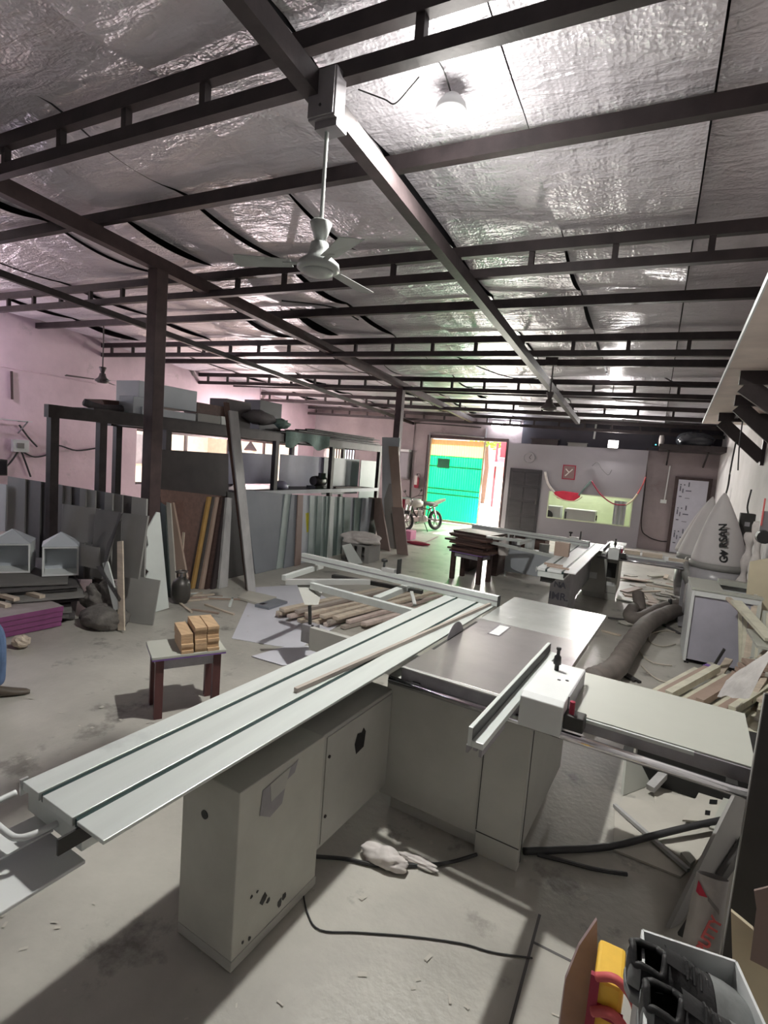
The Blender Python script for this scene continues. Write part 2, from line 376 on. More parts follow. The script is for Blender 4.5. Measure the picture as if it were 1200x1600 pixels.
# roof sheet and the foil strips under it
ce = struct('ceiling', MB().add([(XL-.2, YF-.2, zu(XL, YF)+.19), (XR+.2, YF-.2, zu(XR, YF)+.19), (XR+.2, YB+.25, zu(XR, YB)+.19), (XL-.2, YB+.25, zu(XL, YB)+.19),
    (XL-.2, YF-.2, zu(XL, YF)+.24), (XR+.2, YF-.2, zu(XR, YF)+.24), (XR+.2, YB+.25, zu(XR, YB)+.24), (XL-.2, YB+.25, zu(XL, YB)+.24)],
    [(0, 1, 2, 3), (7, 6, 5, 4), (0, 4, 5, 1), (1, 5, 6, 2), (2, 6, 7, 3), (3, 7, 4, 0)]), 'roof_metal')
TR = [-3.0, -.2, 2.535, 5.22, 8.2, 11.2, 13.9, 16.6]; PU = [-1.6, 1.15, 3.69, 6.71, 9.65, 12.6, 15.3]
SUP = sorted(TR+PU)
rs = random.Random(3); ns = smoothnoise(5)
seams = [1.5]+[.05-1.08*k for k in range(0, 12)]
for k in range(len(seams)-1):
    x1 = seams[k]-.007; x0 = seams[k+1]+.007; lift = .018*(k % 2)
    sag = [rs.uniform(.02, .12) for _ in SUP]; sag2 = [rs.uniform(-.05, .05) for _ in SUP]
    def fn(u, w, x0=x0, x1=x1, sag=sag, sag2=sag2, lift=lift):
        x = x0+(x1-x0)*u; y = YF+(YB-YF)*w
        i = max([j for j, s in enumerate(SUP) if s <= y], default=0); i = min(i, len(SUP)-2)
        t = min(1, max(0, (y-SUP[i])/(SUP[i+1]-SUP[i])))
        s = (sag[i]+sag2[i]*(u-.5)*2)*(math.sin(PI*t)**.8)
        return V((x, y, zu(x, y)+.125-lift-max(0, s)+.008*ns(x*2.2, y*2.2)*(math.sin(PI*t))))
    struct('foil_sheet', MB().grid(fn, 6, 150), 'foil', ce, smooth=True)
# trusses: two chords joined by short posts
for ti, y in enumerate(TR):
    x0, x1 = XL, XR
    t = thing('roof_truss', None, None, (XL, y, zl(XL, y))); t['kind'] = 'structure'
    struct('bottom_chord', MB().bar((x0, y, zl(x0, y)), (x1, y, zl(x1, y)), .07, .085), 'steel_dark', t)
    struct('top_chord', MB().bar((x0, y, zu(x0, y)), (x1, y, zu(x1, y)), .07, .1), 'steel_dark', t)
    x = x0+.35
    while x < x1:
        struct('post', MB().bar((x, y, zl(x, y)+.04), (x, y, zu(x, y)-.045), .05, .05), 'steel_dark', t); x += .74
for y in PU:
    struct('purlin', MB().bar((XL, y, zu(XL, y)+.0), (XR, y, zu(XR, y)+.0), .07, .11), 'steel_dark')
def zb(Y): return 4.30-.0485*Y
struct('beam', MB().bar((-5.5, YF, zb(YF)), (-5.5, 16.95, zb(16.95)), .11, .15), 'steel_brown')
struct('ridge_beam', MB().bar((-1.87, YF, 4.13-.057*YF-.03), (-1.87, 13.9, 4.13-.057*13.9-.03), .09, .12), 'steel_dark')
xs = P(150, 458, Y=5.22).x
struct('side_beam', MB().bar((xs, YF, zl(xs, YF)-.08), (xs, YB, zl(xs, YB)-.08), .07, .09), 'steel_dark')
for Y, n in ((4.44, 0), (11.2, 1)):
    struct('column', MB().box(-5.58, -5.42, Y-.08, Y+.08, 0, zb(Y)-.07), 'steel_brown', bev=.006)
for Y in (3.69, 6.71, 9.65, 12.6): struct('beam_stub', MB().bar((-5.5, Y, zb(Y)+.0), (-5.5, Y, zu(-5.5, Y)-.05), .06, .06), 'steel_dark')

# ---- gate
gt = thing('gate', 'wide green translucent corrugated sheet gate leaf with yellow top band', 'gate', ((GX0+GX1)/2, YB-.03, 0))
GL, GR = -7.05, -5.13      # leaf
def corr(x0, x1, z0, z1, y, pitch=.085, amp=.012):
    n = int((x1-x0)/pitch)*4
    return MB().grid(lambda u, w: V((x0+(x1-x0)*u, y+amp*math.sin(u*n/4*2*PI), z0+(z1-z0)*w)), n, 1)
build('green_sheet', corr(GL, GR, .10, 2.30, YB-.03), 'gate_green', gt, smooth=True)
build('yellow_sheet', corr(GL, GR, 2.28, 2.84, YB-.02), 'gate_yellow', gt, smooth=True)
for z in (1.93, 1.16, .98): build('rail', MB().box(GL, GR, YB-.075, YB-.045, z-.02, z+.02), 'gate_rail', gt)
build('rail', MB().box(GL, GR, YB-.08, YB-.045, .03, .10), 'gate_frame', gt)
for x in (GL, GR): build('stile', MB().box(x-.025, x+.025, YB-.08, YB-.04, .02, 2.85), 'gate_frame', gt)
build('latch_plate', MB().box(-6.74, -6.30, YB-.085, YB-.05, 1.87, 2.2), 'gate_rail', gt)
dj = struct('trim_1', MB().box(GX0-.12, GX0, YB-.06, YB, 0, GZ+.1).box(GX1, GX1+.06, YB-.06, YB, 0, GZ+.1).box(GX0, GX1, YB-.06, YB, GZ, GZ+.1), 'steel_brown')
struct('trim_2', MB().box(-5.16, -5.12, YB-.05, YB, GZ, 3.3), 'steel_grey')

struct('recess_shade_panel', MB().add([(-3.95, YB-.03, 2.87), (XR, YB-.03, 2.87), (XR, YB-.03, zu(XR, YB)+.02), (-3.95, YB-.03, zu(-3.95, YB)+.02), (-3.95, YB+.0, 2.87), (XR, YB+.0, 2.87), (XR, YB+.0, zu(XR, YB)+.02), (-3.95, YB+.0, zu(-3.95, YB)+.02)], [(0, 1, 2, 3), (7, 6, 5, 4), (0, 4, 5, 1), (1, 5, 6, 2), (2, 6, 7, 3), (3, 7, 4, 0)]), 'recess_shade')  # thin dark sheet on the back wall, painting in the dim recess
# ---- office partition with its lit room
OX0, OX1, OY, OZ = -4.3, -.27, 16.95, 2.85
WX0, WX1, WZ0, WZ1 = P(857, 790, Y=OY).x, P(986, 800, Y=OY).x, .62, 1.42
off = struct('wall_office', wallbox(MB(), 'x', OY-.06, OY, OX0, OX1, [(WX0, WX1, WZ0, WZ1)], lambda x: OZ), 'office_wall')
struct('office_roof', MB().box(OX0, OX1, OY, YB, OZ-.06, OZ), 'office_wall')
RY = 19.6
struct('office_room', MB().box(-4.2, -.3, YB+.22, RY, .26, .3).box(-4.2, -.3, RY, RY+.1, .26, 2.8).box(-4.3, -4.2, YB+.22, RY+.1, .26, 2.8).box(-.3, -.2, YB+.22, RY+.1, .26, 2.8).box(-4.3, -.2, YB+.22, RY+.1, 2.75, 2.85), 'office_inside')
lamp('office_lamp', 'AREA', (-2.2, 18.6, 2.7), 60, (1, 1, .92), shape='RECTANGLE', size=1.6, size_y=.3)
win = struct('window_4', MB().box(WX0-.02, WX1+.02, OY-.075, OY-.055, WZ0-.02, WZ0+.012).box(WX0-.02, WX1+.02, OY-.075, OY-.055, WZ1-.012, WZ1+.02).box(WX0-.02, WX0+.01, OY-.075, OY-.055, WZ0, WZ1).box(WX1-.01, WX1+.02, OY-.075, OY-.055, WZ0, WZ1), 'office_inside')
def glassmat():
    m = bpy.data.materials.new('glass'); m.use_nodes = True; N = m.node_tree.nodes; L = m.node_tree.links
    for n in list(N): N.remove(n)
    o = N.new('ShaderNodeOutputMaterial'); t = N.new('ShaderNodeBsdfTransparent'); g = N.new('ShaderNodeBsdfGlossy'); g.inputs['Roughness'].default_value = .03
    x = N.new('ShaderNodeMixShader'); x.inputs[0].default_value = .05; L.new(t.outputs[0], x.inputs[1]); L.new(g.outputs[0], x.inputs[2]); L.new(x.outputs[0], o.inputs[0]); MAT['glass'] = m
glassmat()
struct('pane', MB().box(WX0, WX1, OY-.04, OY-.034, WZ0, WZ1), 'glass', win)
# things in the office
t = thing('washing_machine', 'white front loading machine with dark round porthole inside the office window', 'appliance', (-2.95, 17.9, .3))
build('body', MB().box(-3.25, -2.62, 17.7, 18.3, .3, .93), 'white_paint', t, bev=.02)
build('porthole', MB().lathe([(.17, -.03), (.17, 0), (.12, .02)], (-3.0, 17.69, .62), 18, 'y'), 'glass_dark', t)
t = thing('office_chest', 'long white chest beside the porthole machine inside the office', 'cabinet', (-1.9, 18, .3))
build('body', MB().box(-2.5, -1.55, 17.7, 18.3, .3, .90), 'white_paint', t, bev=.02)
build('handle', MB().box(-2.46, -2.42, 17.67, 17.70, .5, .8), 'black', t); build('handle', MB().box(-1.53, -1.49, 17.67, 17.70, .62, .78), 'black', t)
mb = MB().grid(lambda u, w: V((-1.05+.35*u, 17.75+.03*math.sin(u*18), .55+.75*w)), 24, 2)
single('curtain', mb, 'sheet_white', 'pale blue curtain at the right end of the office window', 'curtain', smooth=True)

# dark door of the office, clock, picture, garland
t = thing('office_door', 'dark panelled office door left of the wide office window', 'door', (-3.67, OY-.07, .02))
build('frame', MB().box(-4.16, -3.16, OY-.10, OY-.06, .05, 2.06), 'door_dark', t)
for r in range(4):
    for c in range(2): build('panel', MB().box(-4.08+.46*c, -3.68+.46*c, OY-.115, OY-.10, .16+.47*r, .54+.47*r), 'door_dark', t, bev=.008)
build('handle', MB().box(-3.27, -3.23, OY-.15, OY-.10, .98, 1.12), 'chrome', t)
_c = P(827, 715, Y=OY-.08); cx, cz = _c.x, _c.z
t = thing('wall_clock', 'faint round grey clock above the dark office door', 'clock', (cx, OY-.07, cz))
build('dial', MB().lathe([(.16, 0), (.16, .01)], (cx, OY-.08, cz), 24, 'y'), 'office_wall', t); build('rim', MB().torus((cx, OY-.08, cz), .165, .012, 'y', 28, 6), 'steel_grey', t)
for a, l in ((.6, .12), (2.2, .08)): build('hand', MB().bar((cx, OY-.095, cz), (cx+l*math.sin(a), OY-.095, cz+l*math.cos(a)), .006, .012), 'black', t)
c = P(889, 738, Y=OY-.07)
t = thing('framed_picture', 'small framed picture on the grey office wall above the garland', 'picture', (c.x, OY-.07, c.z-.2))
build('frame', MB().box(c.x-.19, c.x+.19, OY-.085, OY-.06, c.z-.22, c.z+.22), 'maroon', t)
build('print', MB().box(c.x-.16, c.x+.16, OY-.09, OY-.084, c.z-.19, c.z+.19), 'picture', t)
build('white_cross', MB().bar((c.x-.1, OY-.093, c.z-.12), (c.x+.1, OY-.093, c.z+.1), .006, .03).bar((c.x-.1, OY-.093, c.z+.1), (c.x, OY-.093, c.z), .006, .03), 'cloth_white', t)
def gp(px): return [P(x, y, Y=OY-.10) for x, y in px]
def smooth_path(pts, n=5):
    out = []; m = len(pts)
    for i in range(m-1):
        p0, p1, p2, p3 = pts[max(i-1, 0)], pts[i], pts[i+1], pts[min(i+2, m-1)]
        for k in range(n):
            t_ = k/n; out.append(.5*((2*p1)+(p2-p0)*t_+(2*p0-5*p1+4*p2-p3)*t_*t_+(3*p1-p0-3*p2+p3)*t_**3))
    return out+[pts[-1]]
t = thing('garland', 'red and white cloth garland swagged over the office window', 'garland', gp([(908, 750)])[0])
build('white_swag', MB().tube(smooth_path(gp([(852, 737), (856, 755), (866, 769)])), .035, 8), 'cloth_white', t, smooth=True)
build('red_swag', MB().prism(gp([(864, 768), (880, 767), (907, 771), (906, 777), (896, 783), (880, 782), (870, 778)]), (0, .03, 0)), 'red', t, bev=.02)
build('gold_edge', MB().tube(smooth_path(gp([(864, 772), (880, 781), (898, 783), (910, 776)])), .018, 6), 'board_cream', t, smooth=True)
build('green_swag', MB().tube(smooth_path(gp([(904, 774), (914, 762), (924, 751)])), .03, 6), 'cloth_green', t, smooth=True)
build('thin_swag', MB().tube(smooth_path(gp([(924, 751), (938, 772), (958, 787), (978, 789)])), .02, 6), 'maroon', t, smooth=True)
build('pale_swag', MB().tube(smooth_path(gp([(978, 789), (988, 782), (996, 772)])), .03, 6), 'board_cream', t, smooth=True)
build('red_swag', MB().tube(smooth_path(gp([(996, 772), (1004, 758), (1009, 745)])), .02, 6), 'strap_red', t, smooth=True)
mb = MB().tube(smooth_path(gp([(925, 728), (934, 722), (940, 732), (950, 742), (956, 734)])), .008, 5)
single('wire', mb, 'board_dark', 'thin loose wire on the grey wall above the garland', 'wire')

# door with protective film at right
DX0, DX1 = P(1054, 800, Y=17.0).x, P(1101, 800, Y=17.0).x
dr = struct('door_1', MB().box(DX0, DX1, 16.98, 17.02, .02, 2.10), 'door_film')
struct('door_frame', MB().box(DX0-.09, DX0, 17.0, YB, 0, 2.18).box(DX1, DX1+.09, 17.0, YB, 0, 2.18).box(DX0, DX1, 17.0, YB, 2.10, 2.18), 'steel_brown', dr)
for k in range(3):
    zz = 1.78-.66*k
    for dx, dz, w, h in ((.05, .16, .035, .035), (.14, .16, .035, .035), (.25, .13, .03, .13), (.05, 0, .03, .14), (.2, 0, .14, .03), (.2, -.2, .12, .015), (.05, -.17, .07, .03), (.12, -.05, .025, .12)):
        struct('film_print', MB().box(DX0+dx, DX0+dx+w, 16.972, 16.98, zz+dz, zz+dz+h), 'print_grey', dr)
t = thing('tube_light_holder', 'unlit white tube light fitting upright on the wall left of the door', 'lamp', (.3, YB-.03, 1.55))
a = P(1047, 728, Y=YB-.03); b = P(1038, 782, Y=YB-.03)
build('tube', MB().bar(a, b, .03, .05), 'white_paint', t); build('end_box', MB().box(b.x-.1, b.x+.06, YB-.07, YB, b.z-.08, b.z+.02), 'white_paint', t)
mb = MB().tube(smooth_path([P(x, y, Y=YB-.03) for x, y in ((1012, 700), (1008, 760), (1002, 822), (1012, 838), (1030, 845), (1042, 846))]), .016, 6)
single('wall_cable', mb, 'steel_dark', 'dark cable running down the plaster between office and door', 'cable')
# dark alcove items on the office roof
t = thing('storage_box', 'dark flat box lying on the office roof', 'box', (-3.2, 17.0, OZ)); build('body', MB().box(-3.6, -2.8, OY-.02, OY+.13, OZ, OZ+.16), 'wood_black', t); build('lid', MB().box(-3.64, -2.76, OY-.05, OY+.14, OZ+.16, OZ+.19), 'wood_black', t)
t = thing('storage_box', 'small pale crate lying on the office roof', 'box', (-2.2, 17.0, OZ)); build('body', MB().box(-2.5, -1.95, OY-.02, OY+.12, OZ, OZ+.10), 'board_grey3', t); build('lid', MB().box(-2.52, -1.93, OY-.04, OY+.13, OZ+.10, OZ+.12), 'board_grey', t)

single('tube_lamp', MB().bar(P(932, 660, Y=YB-.06), P(928, 686, Y=YB-.06), .05, .05), 'white_paint', 'short unlit white tube upright on the dim wall above the office', 'lamp')
single('white_bag', MB().ell(V((P(1041, 632, Y=16.6).x, 16.6, zl(0, 16.6)-.20)), .07, .07, .2, .1, seed=3), 'cloth_white', 'small white bag hanging from the far truss above the door', 'bag', smooth=True)

# ================================================================ LAMPS
B1 = P(704, 178, Y=3.2)
t = thing('pendant_lamp', 'glowing round LED lamp hanging from the near roof truss', 'lamp', B1)
build('housing', MB().lathe([(.025, .11), (.05, .10), (.09, .05), (.098, .015), (.098, 0)], B1, 24), 'white_paint', t, smooth=True)
build('diffuser', MB().lathe([(.09, .004), (.09, -.012), (.03, -.02)], B1, 24), 'lamp_glow', t)
build('driver', MB().lathe([(.018, -.02), (.018, -.027)], B1, 12), 'steel_grey', t)
build('wire', MB().tube(smooth_path([B1+V((0, 0, .1)), B1+V((.01, -.25, .13)), V((B1.x+.02, 2.56, zl(B1.x, 2.535)+.05))]), .005, 5), 'cable', t)
lamp('bulb_light', 'SPOT', B1+V((0, 0, -.04)), 500, (1, .985, .93), shadow_soft_size=.05, spot_size=rad(168), spot_blend=.35, aim=(0, 0, -1))
lamp('bulb_glow', 'POINT', B1+V((0, 0, -.4)), 55, (1, .975, .92), shadow_soft_size=.22)
B2 = P(962, 579, Y=11.25)
t = thing('pendant_lamp', 'glowing LED lamp hanging from a far truss near the right wall', 'lamp', B2)
build('housing', MB().lathe([(.02, .16), (.05, .14), (.11, .04), (.11, 0)], B2, 20), 'white_paint', t, smooth=True)
build('diffuser', MB().lathe([(.10, 0), (.11, -.06), (.04, -.10)], B2, 20), 'lamp_glow', t, smooth=True)
build('wire', MB().tube([B2+V((0, 0, .15)), V((B2.x, 11.2, zl(B2.x, 11.2)))], .008, 5), 'cable', t)
lamp('bulb_light', 'POINT', B2+V((0, 0, -.18)), 170, (1, .97, .92), shadow_soft_size=.08)
for (p_, e_, c_), lab in zip(LEFT_LAMPS, ('LED lamp hanging from the trusses over the left wall side', 'LED lamp hanging low behind the far end of the rack')):
    p_ = V(p_); t = thing('pendant_lamp', lab, 'lamp', p_)
    build('housing', MB().lathe([(.02, .14), (.05, .12), (.09, .03), (.09, 0)], p_, 18), 'white_paint', t, smooth=True); build('diffuser', MB().lathe([(.08, 0), (.085, -.03), (.03, -.05)], p_, 18), 'lamp_glow', t, smooth=True)
    build('wire', MB().tube([p_+V((0, 0, .13)), V((p_.x, p_.y, zu(p_.x, p_.y)+.12))], .006, 5), 'cable', t)
for i, (xa, xb, z) in enumerate(((-4.92, -4.58, 3.40), (-4.47, -4.02, 3.40))):
    t = thing('tube_lamp', ['lit tube lamp over the gate, left one of the pair', 'lit tube lamp over the gate, right one of the pair'][i], 'lamp', ((xa+xb)/2, 16.9, z), 'tube lamps over the gate')
    build('batten', MB().box(xa, xb, 16.94, 17.08, z+.08, z+.13), 'white_paint', t); build('tube', MB().lathe([(.065, 0), (.065, xb-xa)], (xa, 16.90, z), 10, 'x'), 'tube_glow', t)
lamp('tube_light', 'AREA', (-4.45, 16.85, 3.4), 70, (.85, .92, 1), shape='RECTANGLE', size=.9, size_y=.1, aim=(0, -1, -.3))
B3 = P(958, 694, Y=16.8)
t = thing('flood_lamp', 'bright square LED flood lamp on the top edge of the office wall', 'lamp', B3)
build('housing', MB().box(B3.x-.15, B3.x+.15, 16.81, 16.87, B3.z-.12, B3.z+.12), 'steel_grey', t, bev=.01)
build('lens', MB().box(B3.x-.13, B3.x+.13, 16.80, 16.81, B3.z-.10, B3.z+.10), 'flood_glow', t)
build('bracket', MB().bar((B3.x, 16.87, B3.z), (B3.x, 16.96, OZ), .03, .03), 'steel_dark', t)
lamp('flood_light', 'AREA', (B3.x, 16.77, B3.z), 150, (1, .97, .92), shape='SQUARE', size=.25, aim=(0, -1, -.25))
for (px, py, kx) in ((1025, 695, 0),):
    c = P(px, py, Y=16.9); t = thing('router_box', 'small dark box with a blue LED on the office top', 'device', c); build('body', MB().box(c.x-.09, c.x+.09, 16.9, 16.98, c.z-.06, c.z+.05), 'black', t); build('led', MB().box(c.x-.02, c.x+.01, 16.895, 16.9, c.z-.01, c.z+.015), 'led_blue', t)

# ---- junction boxes and ceiling fans
def ceiling_fan(c, label, mats, ztop, rot, blade=.52, s=1.0, dz=0):
    t = thing('ceiling_fan', label, 'fan', c); m, mb_ = mats
    build('rod', MB().tube([V((c.x, c.y, ztop)), c+V((0, 0, .2*s))], .011*s, 8), m, t)
    build('canopy', MB().lathe([(.018*s, .155*s), (.03*s, .16*s), (.062*s, .255*s), (.055*s, .262*s)], c, 18), m, t, smooth=True)
    build('motor', MB().lathe([(.02*s, .16*s), (.048*s, .15*s), (.055*s, .11*s), (.07*s, .075*s), (.115*s, .04*s), (.12*s, .01*s), (.10*s, 0)], c, 24), m, t, smooth=True)
    build('bottom_cap', MB().lathe([(.088*s, .001), (.08*s, -.015*s), (.02*s, -.022*s)], c, 20), mb_, t, smooth=True)
    for k in range(3):
        a = rot+2*PI*k/3; d = V((math.cos(a), math.sin(a), 0)); w = V((-d.y, d.x, 0))
        b = build('blade', MB().prism([c+d*.15-w*.045+V((0, 0, .028)), c+d*blade-w*.065+V((0, 0, .018)), c+d*(blade+.02)+V((0, 0, .022)), c+d*blade+w*.065+V((0, 0, .038)), c+d*.15+w*.045+V((0, 0, .038))], (0, 0, .003)), mb_, t)
        build('blade_arm', MB().bar(c+d*.09+V((0, 0, .035)), c+d*.2+V((0, 0, .033)), .03, .006), m, t)
    return t
c = P(497, 424, Y=2.5)
ceiling_fan(c, 'white ceiling fan on a long rod from the near junction box', ('fan_white', 'fan_white'), 3.84, rad(205), .46)
bx = P(513, 158, Y=2.5)
t = thing('junction_box', 'grey steel junction box on the near truss above the white fan', 'box', bx)
build('body', MB().box(bx.x-.085, bx.x+.085, 2.44, 2.54, bx.z-.12, bx.z+.13), 'box_grey', t, bev=.006)
build('lid', MB().box(bx.x-.08, bx.x+.08, 2.43, 2.44, bx.z-.11, bx.z+.12), 'box_grey', t)
build('lower_box', MB().box(bx.x-.05, bx.x+.09, 2.46, 2.56, bx.z-.16, bx.z-.12), 'box_grey', t)
build('screw', MB().lathe([(.008, 0), (.008, .004)], (bx.x, 2.426, bx.z-.06), 8, 'y'), 'black', t)
c = P(857, 640, Y=9.6)
ceiling_fan(c, 'dark bell shaped ceiling fan hanging before the far lamp', ('fan_dark', 'fan_dark'), 4.0, rad(80), .5, 1.15)
bx = P(863, 557, Y=9.6)
t = thing('junction_box', 'dark steel junction box above the far bell shaped fan', 'box', bx)
build('body', MB().box(bx.x-.1, bx.x+.1, 9.55, 9.65, bx.z-.16, bx.z+.16), 'steel_dark', t, bev=.006); build('lid', MB().box(bx.x-.09, bx.x+.09, 9.54, 9.55, bx.z-.14, bx.z+.14), 'steel_dark', t)
c = P(160, 597, Y=6.7)
ceiling_fan(c, 'dark three bladed ceiling fan by the left wall', ('fan_dark', 'fan_dark'), zu(c.x, 6.7), rad(8), .62, 1.1)

# ---- ceiling wires
def wire(pxs, Y, r, label, mat='cable', name='ceiling_wire'):
    return single(name, MB().tube(smooth_path([P(x, y, Y=Y if not isinstance(Y, list) else Y[i]) for i, (x, y) in enumerate(pxs)]), r, 5), mat, label, 'wire')
wire([(560, 140), (600, 155), (617, 162), (640, 138), (655, 120)], 2.6, .004, 'thin black wire dangling between junction box and near lamp')
wire([(690, 545), (745, 572), (800, 590), (850, 590)], [9.5, 9.8, 10.4, 11.1], .012, 'drooping dark wire below the ceiling by the far bell fan')
wire([(860, 588), (930, 585), (1000, 573), (1060, 600), (1120, 605)], 11.1, .012, 'dark wire swagged past the far LED lamp')
wire([(900, 620), (980, 612), (1040, 608), (1115, 612)], 12.4, .012, 'second dark wire swagged under the far right ceiling')
wire([(440, 470), (520, 480), (560, 500)], [6.0, 6.6, 7.0], .012, 'loose black cable hanging under the middle ceiling left of the fan')

# ================================================================ PANEL SAWS
def saw_frame(a, ox=0, oy=0): return Matrix.Translation((ox, oy, 0)) @ Matrix.Rotation(-rad(a), 4, 'Z')
T1 = saw_frame(3.43); T1i = T1.inverted()
def panel_saw(label, T, d):
    """d: numbers of the machine in its own frame (u across, v along the sliding table)."""
    s0, s1, sv0, sv1 = d['slide']; TZ = .87
    t = thing('panel_saw', label, 'saw', T @ V(((s1+d['body'][1])/2, d['body'][2], 0)))
    def B(name, mb, mat, **k): return build(name, mb.xf(T), mat, t, **k)
    # sliding table: three strips, two slots, the beam below and its cover plate
    w = s1-s0; g1 = s0+w*.245; g2 = s0+w*.672
    for a, b, z0 in ((s0, g1-.012, .842), (g1+.012, g2-.012, .842), (g2+.012, s1, .857)):
        B('table_strip', MB().box(a, b, sv0, sv1, z0, TZ), d['top'], bev=.002)
    for g in (g1, g2): B('slot', MB().box(g-.013, g+.013, sv0+.01, sv1-.01, .835, .862), 'slot')
    B('beam', MB().box(s0+.012, g2+.02, sv0+.012, sv1-.02, .77, .842), 'alu')
    B('beam_flange', MB().box(g2+.02, g2+.028, sv0-.06, sv1-.02, .805, .855), 'machine_dark')
    B('way', MB().box(s0+.04, g2-.12, sv0+.06, d['way'], .70, .768), 'machine_dark')
    B('end_lip', MB().box(s0-.012, s0-.004, sv0-.004, sv0+.02, .82, .875), 'alu_bright')
    if d.get('handle'):
        B('carriage_plate', MB().box(s0+.02, g2-.005, sv0-.28, sv0+.04, .70, .712), 'white_paint', bev=.003)
        B('side_plate', MB().box(s0+.04, s0+.15, sv0-.23, sv0+.02, .752, .758), 'white_paint')
        B('handle', MB().tube(smooth_path([V((g1+.075, sv0+.015, .80)), V((g1+.07, sv0-.05, .80)), V((g1+.05, sv0-.085, .80)), V((g1, sv0-.095, .80)), V((s0-.03, sv0-.09, .80)), V((s0-.06, sv0-.06, .80)), V((s0-.065, sv0+.01, .80))]), .010, 8), 'white_paint', smooth=True)
    # base boxes
    for i, (a, b, c, e, z0, z1, mt) in enumerate(d['cabs']):
        cb = B('base_cabinet', MB().box(a, b, c, e, z0, z1), mt, bev=.004)
        if i == 0:
            build('plinth', MB().box(a+.006, b+.004, c-.003, e, .012, .05).xf(T), 'machine_paint', cb)
            m = MB().lathe([(.018, -.003), (.018, 0)], (a+.13, c, z1-.16), 14, 'y'); build('hole', m.xf(T), 'black', cb)
            if d.get('detail'):
                m = MB().prism([(b+.002, c+.12, z1-.05), (b+.002, c+.30, z1-.03), (b+.002, c+.33, z1-.02), (b+.002, c+.31, z1-.07), (b+.002, c+.26, z1-.08), (b+.002, c+.24, z1-.17), (b+.002, c+.17, z1-.19), (b+.002, c+.11, z1-.15)], (.0015, 0, 0))
                build('bare_patch', m.xf(T), 'steel_grey', cb)
                m = MB().prism([(b+.004, c+.16, z1-.045), (b+.004, c+.28, z1-.03), (b+.004, c+.25, z1-.11), (b+.004, c+.17, z1-.125)], (.001, 0, 0)); build('torn_label', m.xf(T), 'machine_paint', cb)
                rc = random.Random(8)
                for _ in range(9):
                    y_, z_, s_ = c+rc.uniform(.03, .3), rc.uniform(.07, .26), rc.uniform(.006, .022); m = MB().prism([(b+.001, y_+s_*rc.uniform(.6, 1.2)*math.cos(q_), z_+s_*rc.uniform(.6, 1.4)*math.sin(q_)) for q_ in (0, 1.1, 2.2, 3.3, 4.4, 5.5)], (.001, 0, 0)); build('paint_chip', m.xf(T), 'machine_dark', cb)
        elif d.get('detail'):
            build('door', MB().box(b, b+.006, c+.03, e-.02, z0+.02, z1-.02).xf(T), 'machine_paint', cb)
            m = MB().prism([(b+.007, c+.27, z1-.16), (b+.007, c+.29, z1-.11), (b+.007, c+.33, z1-.12), (b+.007, c+.345, z1-.10), (b+.007, c+.37, z1-.13), (b+.007, c+.36, z1-.21), (b+.007, c+.29, z1-.22)], (.001, 0, 0))
            build('cutout', m.xf(T), 'black', cb)
            for dz in (.12, .42): build('hinge_screw', MB().lathe([(.008, 0), (.008, .006)], (b+.006, c+.05, z1-dz), 8, 'x').xf(T), 'steel_dark', cb)
    # main body
    b0, b1, bv0, bv1 = d['body']; q = b1-.225*(b1-b0)/.82
    bd = B('body', MB().box(b0, q, bv0+.012, bv1, .085, .79).box(b0+.06, b1-.05, bv0+.05, bv1-.03, 0, .085), 'machine_paint', bev=.004)
    B('corner_post', MB().box(q, b1, bv0, bv0+.05, .0, .79), 'machine_paint', bev=.004)
    B('side_panel', MB().box(b1-.012, b1+.0, bv0+.052, bv1, .10, .79), 'machine_paint', bev=.003)
    B('seam', MB().box(q-.002, q+.002, bv0-.001, bv0+.02, .13, .78).box(q, b1, bv0-.001, bv0+.002, .118, .124).box(b1-.002, b1+.002, bv0+.047, bv0+.056, .02, .78), 'machine_dark')
    # main table with blade
    m0, m1, mv0, mv1, mvx = d['table']
    B('main_table', MB().box(m0, m1, mv0, mvx-.001, .832, TZ), 'cast_iron', bev=.002)
    B('rear_plate', MB().box(m0, m1-.0, mvx+.001, mv1, .836, TZ-.001), 'table_plate', bev=.002)
    B('table_web', MB().box(m0+.03, m1-.04, mv0+.03, mv1-.05, .79, .833), 'machine_dark')
    B('front_bar', MB().box(m0, m1+.0, mv0-.022, mv0-.004, .80, .862), 'steel_grey', bev=.002)
    B('bar_lip', MB().box(m0, m1, mv0-.026, mv0-.002, .862, .869), 'alu_bright')
    bu = m0+.012; bv = mv0+.70*d['ks']
    bl = B('saw_blade', MB().lathe([(.15, -.0016), (.15, .0016)], (bu, bv, .81), 40, 'x'), 'steel_grey')
    B('blade_slot', MB().box(m0+.004, m0+.022, mv0+.35*d['ks'], mv0+1.1*d['ks'], TZ, TZ+.0006), 'black')
    iv = mv0+.9*d['ks']
    ins = B('insert_plate', MB().box(m0+.175, m0+.245, iv, iv+.25, TZ+.0002, TZ+.001), 'white_paint')
    build('insert_edge', MB().box(m0+.168, m0+.175, iv-.006, iv+.256, TZ, TZ+.003).box(m0+.245, m0+.252, iv-.006, iv+.256, TZ, TZ+.003).box(m0+.175, m0+.245, iv+.25, iv+.256, TZ, TZ+.003).box(m0+.175, m0+.245, iv-.006, iv, TZ, TZ+.003).xf(T), 'steel_grey', ins)
    # rail, extension table
    e0, e1, ev0, ev1 = d['ext']; rv = d['railv']
    B('guide_rail', MB().tube([(m0-.045, rv, .80), (e1+.005, rv, .80)], .021, 14), 'chrome', smooth=True)
